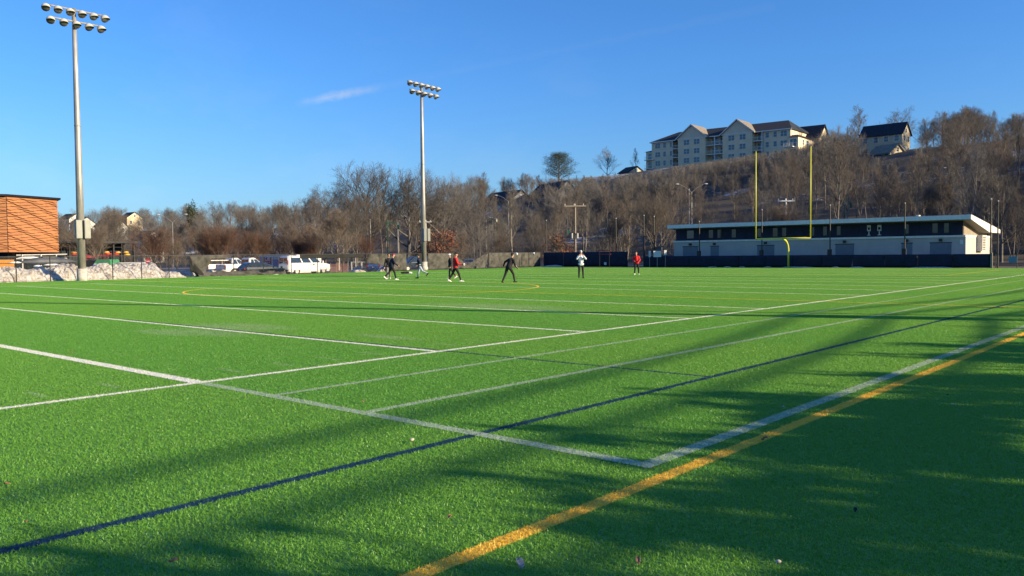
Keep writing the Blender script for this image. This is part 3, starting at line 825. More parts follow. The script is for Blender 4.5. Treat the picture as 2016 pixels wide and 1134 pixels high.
floodlight((5.5, 65.0, 0), 'farther floodlight pole on the near side line outside the picture', (0, -1, 0), 20.5)

# ------------------------------------------------------------------ goal post
gp_ = thing('goal_post', 'yellow gooseneck football goal post before the navy wall', 'goal post', (-35.98, 83.6, 0))
arc = [(0, 1.5, -.2), (0, 1.5, 1.5), (0, 1.46, 1.95), (0, 1.33, 2.35), (0, 1.07, 2.66), (0, .68, 2.88), (0, .28, 2.98), (0, 0, 3.02)]
gp_.location.y = 83.6
MB().path(arc, .105, 12).build('gooseneck', M['yellow'], gp_, True)
MB().tube((-2.95, 0, 3.05), (2.95, 0, 3.05), .085, .085, 12).build('crossbar', M['yellow'], gp_, True)
for sx in (-2.92, 2.92):
    MB().tube((sx, 0, 2.98), (sx, 0, 12.25), .062, .058, 10).build('upright', M['yellow'], gp_, True)

# ------------------------------------------------------------------ chain link fence along the far side
FU = -70.3
def pv_u(x): return PU(x, 540, FU).y
def chain_panel(mb, y0, y1, z0, z1, u, d=.14, r=.0028):
    L = y1 - y0; H = z1 - z0; k = -H
    while k < L:
        for sg in (1, -1):
            a0, a1 = max(0, k), min(L, k + H)
            if a1 > a0:
                za, zb = (a0 - k, a1 - k)
                if sg < 0: za, zb = H - za, H - zb
                mb.tube((u, y0 + a0, z0 + za), (u, y0 + a1, z0 + zb), r, r, 3, False)
        k += d
fence = thing('chain_link_fence', 'black chain link fence along the far side of the pitch', 'fence', (0, 0, 0))
post_y = sorted([pv_u(x) for x in (-60, 32, 99, 160, 222, 279, 333)] + list(np.arange(pv_u(333) + 3.1, 86.4, 3.1)))
FH = 1.95
for y in post_y:
    MB().tube((FU, y, -.3), (FU, y, FH), .038, .038, 8).build('post', M['black'], fence)
MB().tube((FU, post_y[0], FH - .03), (FU, 86.5, FH - .03), .024, .024, 6).build('top_rail', M['black'], fence)
MB().tube((FU, post_y[0], .06), (FU, 86.5, .06), .012, .012, 5).build('bottom_wire', M['black'], fence)
mb = MB(); chain_panel(mb, post_y[0], 86.4, .02, FH - .04, FU)
tag(mb.build('wire_mesh', M['darksteel'], fence), kind='stuff')

FS = FU + .07
def fpt(x, z): return Vector((FS, pv_u(x), z))
def screen(name, label, x0, x1, z0, z1, mat, amp, seed, group=None, nu=None):
    y0, y1 = pv_u(x0), pv_u(x1)
    t = cloth_sheet(name, ((FS, y0, z0), (FS, y1, z0), (FS, y1, z1), (FS, y0, z1)), nu or max(6, int((y1 - y0) * 5)), 8, mat, amp, seed)
    return tag(t, label, 'fence screen', group)
SCR = 'fabric screens tied to the chain link fence'
screen('fence_screen', 'flat grey fabric screen just right of the second floodlight pole', 842, 892, .05, 1.9, M['greyfab'], .05, 1, SCR)
screen('fence_screen', 'grey fabric screen running from the torn gap to the navy corner', 962, 1063, .05, 1.9, M['greyfab'], .06, 2, SCR)
screen('fence_screen', 'grey fabric screen between the blue car and the dark parked truck', 768, 800, .05, 1.88, M['greyfab'], .08, 3, SCR)
screen('fence_screen', 'black strip of screen sagging from the rail above the white van', 590, 716, 1.52, 1.92, M['blackfab'], .06, 4, SCR)
screen('fence_screen', 'narrow black flap of screen hanging behind the second floodlight pole', 822, 838, .3, 1.9, M['blackfab'], .05, 5, SCR)
t = cloth_sheet('torn_screen', (fpt(384, .02) + Vector((.1, 0, 0)), fpt(398, .1) + Vector((.25, 0, 0)), fpt(420, 1.86), fpt(373, 1.84)), 14, 12, M['greyfab'], .14, 6, freq=2.2)
tag(t, 'torn grey screen hanging like a sail by the snow, left of the pickups', 'fence screen', SCR)
t = cloth_sheet('torn_screen', (fpt(378, 1.50), fpt(452, 1.62), fpt(452, 1.9), fpt(374, 1.88)), 20, 5, M['greyfab'], .12, 7, freq=2.0, sag=-.02)
tag(t, 'narrow grey screen folded along the rail above the first pickup', 'fence screen', SCR)
t = cloth_sheet('fallen_screen', (fpt(386, .0) + Vector((.55, 0, 0)), fpt(560, .0) + Vector((.4, 0, 0)), fpt(560, .30) + Vector((.05, 0, 0)), fpt(386, .42) + Vector((.05, 0, 0))), 70, 6, M['greyfab'], .26, 8, freq=1.2)
tag(t, 'long grey screen fallen in folds at the foot of the fence before the dark wagon', 'fence screen', SCR)
t = cloth_sheet('fallen_screen', (fpt(374, .5), fpt(398, -.02) + Vector((.3, 0, 0)), fpt(400, .18) + Vector((.2, 0, 0)), fpt(373, 1.7)), 16, 4, M['blackfab'], .12, 9, freq=2)
tag(t, 'black edge of the torn screen curling down to the turf', 'fence screen', SCR)
t = cloth_sheet('torn_screen', (fpt(722, 1.0), fpt(768, .45), fpt(772, 1.88), fpt(726, 1.9)), 18, 10, M['greyfab'], .24, 10, freq=2.4)
tag(t, 'crumpled torn screen sagging over the blue car', 'fence screen', SCR)
t = cloth_sheet('torn_screen', (fpt(904, .05) + Vector((.2, 0, 0)), fpt(948, .05) + Vector((.5, 0, 0)), fpt(962, 1.86), fpt(954, 1.75)), 16, 14, M['greyfab'], .22, 11, freq=2.6)
tag(t, 'torn screen slumping diagonally to the turf right of the red hoodie', 'fence screen', SCR)
t = cloth_sheet('torn_screen', (fpt(893, .05), fpt(926, .02) + Vector((.4, 0, 0)), fpt(912, .8), fpt(893, 1.9)), 14, 10, M['greyfab'], .2, 12, freq=2.4)
tag(t, 'half fallen grey screen with a ragged slanting edge behind the red hoodie', 'fence screen', SCR)

# navy screened fence across the end, low in front of the clubhouse
EV = 86.5
def pu_v(x, v=EV): return PV(x, 520, v).x
def end_fence(label, u0, u1, h, step=3.0):
    t = thing('screened_fence', label, 'fence', ((u0 + u1) / 2, EV, 0), 0, 'navy screened fences across the end')
    n = max(2, int((u1 - u0) / step)); w = (u1 - u0) / 2
    for i in range(n + 1):
        MB().tube((-w + (u1 - u0) * i / n, .06, -.3), (-w + (u1 - u0) * i / n, .06, h), .035, .035, 8).build('post', M['black'], t)
    MB().tube((-w, .06, h - .02), (w, .06, h - .02), .022, .022, 6).build('top_rail', M['black'], t)
    for i in range(n):
        a, b = -w + (u1 - u0) * i / n, -w + (u1 - u0) * (i + 1) / n
        cloth_sheet('screen_panel', ((a + .01, 0, .03), (b - .01, 0, .03), (b - .01, 0, h - .02), (a + .01, 0, h - .02)), 10, 4, M['navy'], .03, i + u0, t)
    return t
end_fence('tall navy screened fence between the grey screen and the gate gap', FU + .2, pu_v(1235), 1.9)
end_fence('low navy screened fence in front of the clubhouse', pu_v(1268), pu_v(1949), 1.3)
t = thing('gate', 'black pipe gate in the gap left of the low navy fence', 'gate', (pu_v(1251), EV, 0))
gw = (pu_v(1268) - pu_v(1235)) / 2 - .05
for sx in (-gw, gw): MB().tube((sx, 0, -.2), (sx, 0, 1.6), .03, .03, 6).build('gate_post', M['black'], t)
for z in (.1, .75, 1.35): MB().tube((-gw, 0, z), (gw, 0, z), .02, .02, 6).build('gate_rail', M['black'], t)
for i in range(1, 8): MB().tube((-gw + 2 * gw * i / 8, 0, .1), (-gw + 2 * gw * i / 8, 0, 1.35), .009, .009, 5).build('gate_bar', M['darksteel'], t)
c = PV(1192, 524, EV - .03)
tag(MB().box((c.x, EV - .06, .42), (.34, .012, .34)).build('notice', M['white']), 'small white notice tied low on the tall navy fence', 'notice')
t = thing('timber_post', 'weathered timber post at the right end of the low navy fence', 'post', (pu_v(1952), EV, 0))
MB().box((0, 0, .62), (.16, .16, 1.5)).build('post_shaft', M['wood'], t, bevel=.01)
MB().box((0, 0, 1.385), (.19, .19, .03)).build('post_cap', M['wood'], t)
# black rail fence and blue sign at the right edge
t = thing('rail_fence', 'black rail fence at the right edge beside the clubhouse', 'fence', (pu_v(1955) + .2, EV, 0))
for i in range(8): MB().tube((i * 1.7, 0, -.2), (i * 1.7, 0, 1.32), .03, .03, 8).build('post', M['black'], t)
for z in (.18, 1.28): MB().tube((0, 0, z), (11.9, 0, z), .022, .022, 6).build('rail', M['black'], t)
for i in range(48): MB().tube((i * .245, 0, .18), (i * .245, 0, 1.28), .006, .006, 4, False).build('rail_bar', M['darksteel'], t)
s = PV(1994, 511, EV - .06)
t = thing('sign', 'small blank blue sign on the black rail fence at the right edge', 'sign', (s.x, EV - .06, s.z))
MB().box((0, 0, 0), (.66, .02, .56)).build('sign_board', material('blue_sign', (.10, .22, .32), .5, 0, .06), t)
MB().box((0, .03, 0), (.05, .02, .6)).build('sign_bracket', M['black'], t)

# ------------------------------------------------------------------ clubhouse
CVF = 90.0
ch = thing('clubhouse', 'long low clubhouse with navy upper wall and pale sloping roof', 'clubhouse', (0, 0, 0))
uL, uR = PV(1327, 490, CVF).x, PV(1901, 490, CVF).x
ZB = 2.93
MB().b2(uL, uR, CVF, CVF + 10.2, -.4, ZB).build('lower_wall', M['block'], ch)
MB().b2(uL - .12, uR + .02, CVF - .12, CVF + 10.3, ZB, ZB + .19).build('belt_course', M['belt'], ch)
MB().b2(uL + .25, uR - .25, CVF + .10, CVF + 9.8, ZB + .19, 4.45).build('upper_core', M['wood'], ch)
n = 16; pw = (uR - uL - .5) / n
for i in range(n):
    MB().b2(uL + .25 + i * pw + .008, uL + .25 + (i + 1) * pw - .008, CVF + .04, CVF + .098, ZB + .2, 4.62).build('wall_panel', M['navypanel'], ch)
rf = [(CVF - 1.25, 4.99), (CVF + 11.3, 3.72), (CVF + 11.3, 3.42), (CVF + 5.5, 3.50), (CVF - 1.25, 4.60)]
rf = [(CVF - 1.25, 4.99), (CVF + 11.3, 3.74), (CVF + 11.3, 3.40), (CVF + 6.5, 3.43), (CVF + .1, 4.50), (CVF - 1.25, 4.62)]
ru0, ru1 = PV(1314, 446, CVF - 1.25).x, PV(1912, 428, CVF - 1.25).x
roof = MB().prism(rf, ru0 + .05, ru1 - .05, 'x').build('roof', M['soffit'], ch)
MB().b2(ru0, ru1, CVF - 1.32, CVF - 1.252, 4.60, 5.01).build('front_fascia', M['belt'], roof)
MB().prism([(p[0], p[1] + .012) for p in rf[:4]] + [(CVF - 1.25, 4.58)], ru1 - .048, ru1 + .02, 'x').build('end_fascia', M['belt'], roof)
mb = MB(); sl = (3.74 - 4.99) / 12.55
mb.prism([(CVF - 1.2, 5.0), (CVF + 11.3, 3.755), (CVF + 11.3, 3.80), (CVF - 1.2, 5.05)], ru0, ru1, 'x').build('roof_sheet', M['roofw'], roof)
for x, w, h in ((1626, .9, .45), (1648, .35, .5), (1697, .22, .55), (1798, 1.1, .38), (1808, .25, .7)):
    p = PV(x, 430, CVF + 3)
    MB().box((p.x, CVF + 3, 4.62 + h / 2), (w, .6, h)).build('roof_vent', M['offwhite'], roof)
def facade_x(x): return PV(x, 490, CVF).x
for x0, x1 in ((1345, 1374), (1399, 1415), (1491, 1524), (1645, 1681), (1775, 1796), (1831, 1873)):
    a, b = facade_x(x0), facade_x(x1)
    d = MB().b2(a, b, CVF - .03, CVF + .02, -.1, 2.38).build('roll_door' if b - a > 1.2 else 'door', M['gdoor'], ch)
    if b - a > 1.2:
        for k in range(6): MB().b2(a + .02, b - .02, CVF - .045, CVF - .031, .05 + k * .39, .05 + k * .39 + .36).build('door_slat', M['gdoor'], d)
    MB().b2(a - .06, b + .06, CVF - .05, CVF - .001, 2.38, 2.46).build('door_lintel', M['darksteel'], d)
    m_ = (a + b) / 2
    MB().b2(m_ - .14, m_ + .14, CVF - .22, CVF, 2.55, 2.80).build('wall_lamp', M['black'], ch)
for x0, x1, k in ((1353, 1366, 0), (1396, 1404, 1), (1413, 1420, 1), (1441, 1449, 1), (1491, 1498, 1), (1522, 1531, 1), (1540, 1548, 1), (1599, 1603, 1), (1621, 1628, 1), (1648, 1655, 1), (1782, 1789, 1), (1836, 1846, 1), (1859, 1868, 1)):
    a, b = PV(x0, 455, CVF + .04).x, PV(x1, 455, CVF + .04).x
    w = MB().b2(a - .03, b + .03, CVF + .015, CVF + .039, ZB + .42, 4.36).build('window_frame', M['black'], ch)
    MB().b2(a, b, CVF + .004, CVF + .0145, ZB + .46, 4.32).build('window_pane', M['panew'] if k else M['glass'], w)
# two pale printed figures on the upper wall
for x0, x1 in ((1707, 1714), (1727, 1735)):
    a, b = PV(x0, 455, CVF).x, PV(x1, 455, CVF).x
    e = MB().b2(a, b, CVF + .018, CVF + .036, 3.72, 4.34).build('wall_poster', M['offwhite'], ch)
    MB().b2(a + .08, b - .08, CVF + .008, CVF + .0175, 3.86, 4.12).build('poster_print', M['navypanel'], e)
    MB().b2((a + b) / 2 - .05, (a + b) / 2 + .05, CVF + .018, CVF + .036, 3.35, 3.70).build('wall_poster', M['offwhite'], ch)
    MB().b2(a + .02, b - .02, CVF + .018, CVF + .036, 3.28, 3.345).build('wall_poster', M['offwhite'], ch)
c = PU(1927, 476, uR)
MB().b2(uR, uR + .55, c.y - 1.0, c.y + 1.0, c.z - .95, c.z + .65).build('air_conditioner', M['offwhite'], ch, bevel=.02)
for k in range(8): MB().b2(uR + .551, uR + .575, c.y - .85, c.y + .25, c.z - .8 + k * .17, c.z - .72 + k * .17).build('grille_slat', M['darksteel'], ch)
MB().b2(facade_x(1890), facade_x(1896), CVF - .03, CVF, 2.25, 2.65).build('wall_notice', M['white'], ch)
MB().b2(uR - .249, uR - .2, CVF + .2, CVF + 9.7, ZB + .2, 4.0).build('end_siding', M['wood'], ch)

# black net poles behind the end fence
for i, (x, yt, box_, lab) in enumerate(((1377, 436, 1, 'in front of the left end of the clubhouse'), (1500, 413, 1, 'between the yellow uprights, left side'), (1634, 404, 1, 'just right of the yellow goal post'),
        (1781, 400, 1, 'in front of the right part of the clubhouse'), (1950, 392, 0, 'at the right corner of the clubhouse'), (1964, 396, 0, 'rightmost, beside the black rail fence'),
        (1268, 424, 0, 'at the right side of the gate gap'), (1288, 426, 0, 'just left of the clubhouse'), (1213, 430, 0, 'behind the tall navy fence near the gate gap'), (1076, 434, 0, 'behind the navy corner left of the utility pole'))):
    p = PV(x, 500, EV + .9); top = PV(x, yt, EV + .9).z
    t = thing('net_pole', 'tall thin black net pole ' + lab, 'pole', (p.x, EV + .9, 0), 0, 'black net poles behind the end fence')
    MB().tube((0, 0, -.4), (0, 0, top), .075, .05, 8).build('pole_shaft', M['black'], t)
    if box_: MB().box((0, -.12, 1.35), (.36, .3, 1.05)).build('winch_box', M['black'], t)
    MB().ell((0, 0, top), (.07, .07, .07), n=8, m=5).build('pole_cap', M['offwhite'], t)

# ------------------------------------------------------------------ houses on the slope
KEEP = []      # discs where no tree may stand (x, y, radius)
HAT = Vector((CF[0], CF[1], 0)).normalized(); RHT = Vector((HAT.y, -HAT.x, 0))
def frame_between(pa, pb):
    """origin, angle of the line a-b seen from the front (a left, b right), length"""
    d = Vector((pb.x - pa.x, pb.y - pa.y, 0)); return math.atan2(d.y, d.x), d.length
def window_unit(parent, x, z, w, h, mull=1, y=0.0, frame=None, dx=None):
    """window in the front wall (faces -y) or, with dx, in the right wall (faces +x)"""
    fr = MB()
    t = .10
    def bb(x0, x1, y0, y1, z0, z1):
        if dx is None: fr.b2(x0, x1, y0, y1, z0, z1)
        else: fr.b2(-y1, -y0, x0, x1, z0, z1)
    bb(x - w / 2 - t, x + w / 2 + t, y - .06, y + .02, z + h, z + h + t); bb(x - w / 2 - t, x + w / 2 + t, y - .07, y + .02, z - t, z)
    bb(x - w / 2 - t, x - w / 2, y - .06, y + .02, z, z + h); bb(x + w / 2, x + w / 2 + t, y - .06, y + .02, z, z + h)
    for k in range(1, mull + 1):
        q = x - w / 2 + w * k / (mull + 1); bb(q - .05, q + .05, y - .055, y + .02, z, z + h)
    bb(x - w / 2, x + w / 2, y - .05, y + .015, z + h * .5 - .03, z + h * .5 + .03)
    f = fr.build('window', frame or M['trim'], parent)
    if dx is not None: f.location.x = dx
    g = MB()
    if dx is None: g.b2(x - w / 2, x + w / 2, y - .03, y - .005, z, z + h)
    else: g.b2(.005, .03, x - w / 2, x + w / 2, z, z + h)
    g.build('pane', M['glass'], f)
    return f
def gable_roof(mb, x0, x1, y0, y1, ze, zr, over=.4, th=.22):
    ym = (y0 + y1) / 2; sl = (zr - ze) / (ym - y0)
    a, b = y0 - over, y1 + over; za = ze - over * sl
    mb.prism([(a, za), (ym, zr), (b, za), (b, za + th), (ym, zr + th * 1.15), (a, za + th)], x0 - over, x1 + over, 'x')
    return mb
def house(name, label, cat, pa, pb, W, He, Hr, wall, roof, rows=2, cols=3, group=None, base=-4, chimney=False, side=True, trim=None):
    rz, L = frame_between(pa, pb)
    t = thing(name, label, cat, (pa.x, pa.y, pa.z), rz, group)
    w = MB().prism([(0, base), (W, base), (W, He), (W / 2, Hr), (0, He)], 0, L, 'x').build('wall', wall, t)
    r = gable_roof(MB(), 0, L, 0, W, He + .02, Hr + .02).build('roof', roof, t)
    if chimney: MB().box((L * .3, W * .55, Hr + .5), (.8, .8, 1.8)).build('chimney', M['maroon'], r)
    for j in range(rows):
        for i in range(cols):
            window_unit(t, L * (i + .5) / cols, .9 + j * 2.8, 1.1, 1.4, 0)
    if side:
        for j in range(rows):
            for i in range(2): window_unit(t, W * (i + .5) / 2, .9 + j * 2.8, 1.0, 1.4, 0, dx=L)
        window_unit(t, W / 2, He + .3, .8, 1.0, 0, dx=L)
    MB().prism([(0 - .02, He - .25), (W / 2, Hr - .25), (W + .02, He - .25), (W + .02, He - .02), (W / 2, Hr - .02), (-.02, He - .02)], L + .002, L + .05, 'x').build('gable_trim', trim or M['trim'], t)
    c = (pa + pb) / 2
    KEEP.append((c.x - math.sin(rz) * W / 2, c.y + math.cos(rz) * W / 2, max(L, W) * .62))
    return t

# apartment building on the ridge
pa = P(1283, 281, 281.8); pb = P(1556, 252, 262.4)
rz, AL = frame_between(pa, pb)
ZE = (pa.z + pb.z) / 2; FLH = 2.85; Z0 = ZE - 4 * FLH
apt = thing('apartment_building', 'long beige four storey apartment building with two gables on the wooded ridge', 'apartment building', (pa.x, pa.y, Z0), rz)
ea = Vector((math.cos(rz), math.sin(rz), 0)); na = Vector((math.sin(rz), -math.cos(rz), 0))
def asx(zx):
    w = ray(1240 + zx / 5.04, 280)
    # ray (0,0)+t*w meets pa + s*ea
    A = np.array([[w[0], -ea.x], [w[1], -ea.y]]); t, s = np.linalg.solve(A, np.array([pa.x, pa.y])); return s
EH = 4 * FLH; DEP = 15.0
b1, b2_, b3, b4 = asx(497), asx(765), asx(938), asx(1228)
rec1, rec2 = asx(425), asx(1325)
AW = asx(1595)
def wallb(x0, x1, y0, y1, z0, z1, mat='siding'): return MB().b2(x0, x1, y0, y1, z0, z1).build('wall', M[mat], apt)
wallb(0, rec1, 0, DEP, -6, EH); wallb(rec1, b1, 1.7, DEP, -6, EH); wallb(b1, b2_, -1.3, DEP, -6, EH)
wallb(b2_, b3, 1.7, DEP, -6, EH); wallb(b3, b4, -1.3, DEP, -6, EH); wallb(b4, rec2, 1.7, DEP, -6, EH); wallb(rec2, AW, 0, DEP, -6, EH)
wl0 = asx(145); wallb(wl0, -.002, 1.0, DEP - 2, -6, EH - FLH); wr1 = asx(1690); wallb(AW + .002, wr1, -1.6, DEP - 3, -6, EH - FLH)
RH = 3.6; ov = .5
def roof_part(vs, fs, mat='roofdark'): return MB().add(vs, fs).build('roof', M[mat], apt)
x0, x1, y0, y1 = -ov, AW + ov, -ov, DEP + ov; ym = (y0 + y1) / 2; hp = 6.5
roof_part([(x0, y0, EH), (x1, y0, EH), (x1, y1, EH), (x0, y1, EH), (x0 + hp, ym, EH + RH), (x1 - hp * .6, ym, EH + RH), (x0, y0, EH - .25), (x1, y0, EH - .25), (x1, y1, EH - .25), (x0, y1, EH - .25)],
          [(0, 1, 5, 4), (2, 3, 4, 5), (1, 2, 5), (3, 0, 4), (6, 7, 1, 0), (7, 8, 2, 1), (8, 9, 3, 2), (9, 6, 0, 3), (9, 8, 7, 6)])
MB().b2(x0 - .02, x1 + .02, y0 - .12, y0 - .02, EH - .28, EH + .02).build('gutter', M['trim'], apt)
roof_part([(wl0 - .4, .6, EH - FLH), (-.01, .6, EH - FLH), (-.01, DEP - 2, EH - FLH), (wl0 - .4, DEP - 2, EH - FLH), (-.01, .6, EH - FLH + .3), (-.01, DEP - 2, EH - FLH + .9), (wl0 + .6, DEP / 2, EH - FLH + .9)], [(0, 1, 4), (0, 4, 5, 6), (0, 6, 3), (3, 6, 5, 2), (1, 2, 5, 4), (0, 3, 2, 1)])
roof_part([(AW + .01, -2.0, EH - FLH), (wr1 + .4, -2.0, EH - FLH), (wr1 + .4, DEP - 3, EH - FLH), (AW + .01, DEP - 3, EH - FLH), (AW + .01, 1.2, EH - FLH + 1.0), (wr1 - 1.2, 1.2, EH - FLH + 1.0), (wr1 - 1.2, DEP - 4, EH - FLH + 1.0), (AW + .01, DEP - 3, EH - FLH + 1)], [(0, 1, 5, 4), (1, 2, 6, 5), (2, 3, 7, 6), (4, 5, 6, 7), (0, 4, 7, 3), (0, 3, 2, 1)])
for (a, b) in ((b1, b2_), (b3, b4)):
    m_ = (a + b) / 2; gh = (b - a) * .42
    g = MB().prism([(a - .3, EH), (b + .3, EH), (m_, EH + gh)], -1.3, 6.5, 'y').build('gable', M['gable'], apt)
    MB().prism([(a - .9, EH - .35), (m_, EH + gh + .02), (b + .9, EH - .35), (b + .9, EH - .05), (m_, EH + gh + .36), (a - .9, EH - .05)], -1.75, ym, 'y').build('roof', M['rooftan'], apt)
    MB().prism([(a - .9, EH - .36), (m_, EH + gh + .0), (b + .9, EH - .36), (b + .9, EH - .04), (m_, EH + gh + .38), (a - .9, EH - .04)], -1.80, -1.755, 'y').build('gable_trim', M['trim'], apt)
    MB().b2(a - .35, b + .35, -1.42, -1.302, EH - .28, EH - .02).build('gable_trim', M['trim'], apt)
for fl in range(4):
    z = fl * FLH + .75
    for zx, w, mu, y in ((277, 1.75, 1, 0), (345, .95, 0, 0), (411, .95, 0, 0), (581, 1.9, 1, -1.3), (682, 1.9, 1, -1.3), (1025, 1.9, 1, -1.3), (1136, 1.9, 1, -1.3), (1364, 1.0, 0, 0), (1442, 1.0, 0, 0), (1527, 1.9, 1, 0)):
        window_unit(apt, asx(zx), z, w, 1.55, mu, y)
    for zx, w, y in ((468, 2.1, 1.7), (828, 2.0, 1.7), (906, 2.0, 1.7), (1288, 2.2, 1.7)):
        window_unit(apt, asx(zx), fl * FLH + .15, w, 2.15, 1, y)
    if fl < 3:
        window_unit(apt, asx(195), fl * FLH + .15, 2.0, 2.1, 1, 1.0); window_unit(apt, asx(1640), fl * FLH + .15, 1.9, 2.1, 1, -1.6)
    for a, b, y0_, yb in ((rec1, b1, -.55, 1.7), (b2_, b3, -.85, 1.7), (b4, rec2, -.85, 1.7)) + (((asx(150), asx(245), -.7, 1.0), (asx(1560), asx(1655), -3.2, -1.6)) if fl < 3 else ()):
        s = MB().b2(a + .03, b - .03, y0_, yb - .01, fl * FLH - .12, fl * FLH + .1).build('balcony', M['trim'], apt)
        r = MB()
        r.b2(a + .05, b - .05, y0_ + .02, y0_ + .08, fl * FLH + 1.02, fl * FLH + 1.10)
        nb = max(4, int((b - a) / .45))
        for k in range(nb + 1): 
            q = a + .06 + (b - a - .12) * k / nb; r.b2(q - .02, q + .02, y0_ + .03, y0_ + .07, fl * FLH + .1, fl * FLH + 1.02)
        r.build('railing', M['trim'], s)
for q, y in ((b2_ + (b3 - b2_) / 2, -.78), (rec2 - .12, -.78), (rec1 + .12, -.48)):
    MB().b2(q - .11, q + .11, y - .1, y + .12, -3, EH - .3).build('balcony_post', M['trim'], apt)
for fl in range(3):
    for yy in (2.5, 6.0): window_unit(apt, yy, fl * FLH + .8, 1.1, 1.5, 0, dx=wr1)
# wing behind with a gable facing the sun
wx0, wx1, wy0, wy1 = AW - 6, AW + 4.2, DEP - 2.6, DEP + 6
MB().prism([(wy0, -6), (wy1, -6), (wy1, EH - 1.6), ((wy0 + wy1) / 2, EH + 2.3), (wy0, EH - 1.6)], wx0, wx1, 'x').build('wall', M['siding2'], apt)
gable_roof(MB(), wx0, wx1, wy0, wy1, EH - 1.58, EH + 2.32, .5).build('roof', M['roofdark'], apt)
for fl in range(4):
    for yy in (wy0 + 3, wy1 - 3): window_unit(apt, yy, fl * FLH + .3, 1.1, 1.5, 0, dx=wx1)
for k in range(6):
    q = pa + ea * (AL * (k + .5) / 6) - na * 7; KEEP.append((q.x, q.y, 10))
q = pa + ea * (AL + 8) - na * 12; KEEP.append((q.x, q.y, 11))

# pale gabled house right of the apartments
pa2, pb2 = P(1694, 267, 237), P(1776, 264, 233.5)
zb = (pa2.z + pb2.z) / 2 - 5.6; pa2.z = zb; pb2.z = zb
house('gabled_house', 'tall pale yellow gabled house with dark roof among trees right of the apartments', 'house', pa2, pb2, 6.0, 5.6, 8.4, M['siding2'], M['roofdark'], 2, 4, base=-8)
pa3, pb3 = P(1712, 303, 222), P(1752, 302, 218)
zb = (pa3.z + pb3.z) / 2 - 2.6; pa3.z = zb; pb3.z = zb
house('small_house', 'small cream house below the tall pale gabled house', 'house', pa3, pb3, 5, 2.6, 4.6, M['siding2'], M['rooftan'], 1, 3, base=-8)
# grey houses in the shade left of the evergreen
for (x0, y0, D0), (x1, y1, D1), W, He, Hr, lab in (((1040, 384, 246), (1092, 384, 232), 8, 7.0, 10.4, 'grey gabled house in the trees left below the dark evergreen'),
                                               ((948, 398, 250), (1004, 396, 238), 8, 6.5, 9.4, 'dark grey row house in the trees left of the grey gabled house')):
    a, b = P(x0, y0, D0), P(x1, y1, D1); zb = (a.z + b.z) / 2 - He; a.z = b.z = zb
    house('grey_house', lab, 'house', a, b, W, He, Hr, M['greyside'], M['roofdark'], 2, 4, base=-8, trim=M['greyside'])
# far houses on the left hill
for (x0, y0), (x1, y1), D, W, He, Hr, wall, lab in (((186, 446), (216, 446), 330, 8, 5.6, 8.4, 'offwhite', 'white gabled house on the left hill right of the tall floodlight pole'),
        ((116, 431), (136, 431), 430, 7, 3.2, 5.4, 'white', 'tiny white house on the far left hill by the orange building'),
        ((137, 440), (154, 440), 380, 7, 4.2, 6.6, 'offwhite', 'grey-white house just left of the tall floodlight pole'),
        ((262, 472), (282, 470), 240, 6, 3.6, 5.6, 'offwhite', 'pale house half hidden behind the reddish vase-shaped tree'),
        ((236, 430), (250, 428), 420, 7, 3.6, 6.0, 'siding2', 'small cream house high on the left hill'),
        ((1218, 341), (1238, 339), 300, 7, 3.2, 5.2, 'siding2', 'small pale gabled house on the ridge left of the apartments')):
    a, b = P(x0, y0, D), P(x1, y1, D * .985); zb = (a.z + b.z) / 2 - He; a.z = b.z = zb
    house('far_house', lab, 'house', a, b, W, He, Hr, M[wall], M['roofdark'], 2 if He > 5 else 1, 2, base=-8)
# snow covered embankment below the apartments
vs, fs = [], []
e0, e1 = P(1150, 352, 262), P(1345, 336, 246)
for i in range(25):
    p = e0.lerp(e1, i / 24)
    out = Vector((-p.x, -p.y, 0)).normalized()
    for j, (d, dz) in enumerate(((-4, .5), (0, .4), (1.2, .0), (3.6, -1.3), (4.2, -2.2))):
        vs.append(p + out * (d + .5 * mnoise.noise(Vector((i * .7, j, 0)))) + Vector((0, 0, dz + .25 * mnoise.noise(Vector((i * .9, j, 4))))))
fs = [(i * 5 + j, i * 5 + j + 1, i * 5 + j + 6, i * 5 + j + 5) for i in range(24) for j in range(4)]
tag(MB().add(vs, fs).build('snow_bank', M['snow'], None, True), kind='structure')

# ------------------------------------------------------------------ orange boathouse at the left edge
BA, BB, BC = P(-130, 450, 112), P(14, 450, 111), P(113.5, 450, 119)
bh = thing('boathouse', 'orange boathouse with wavy shingled upper walls at the left edge', 'boathouse', (0, 0, 0))
zt0, zt1 = P(14, 386.5, 111).z, P(113, 393.5, 119).z; zbt = P(60, 496.5, 115).z
back = Vector((BA.x, BA.y, 0)).normalized() * 16
def ring(z): return [Vector((p.x, p.y, z)) for p in (BA, BB, BC, BC + back, BA + back)]
core = ring(zbt) + [Vector((p.x, p.y, zz)) for p, zz in zip((BA, BB, BC, BC + back, BA + back), (zt0, zt0, zt1, zt1, zt0))]
MB().add(core, [(0, 1, 2, 3, 4), (9, 8, 7, 6, 5)] + [(i, (i + 1) % 5, 5 + (i + 1) % 5, 5 + i) for i in range(5)]).build('upper_wall', M['darksteel'], bh)
rt = [p + Vector((0, 0, .01)) for p in core[5:]]
cen = sum(rt, Vector()) / 5
rt = [p + (p - cen).normalized() * .45 * Vector((1, 1, 0)).length / 1.4 for p in rt]
MB().add(rt + [p + Vector((0, 0, .22)) for p in rt], [(4, 3, 2, 1, 0), (5, 6, 7, 8, 9)] + [(i, (i + 1) % 5, 5 + (i + 1) % 5, 5 + i) for i in range(5)]).build('roof_edge', M['black'], bh)
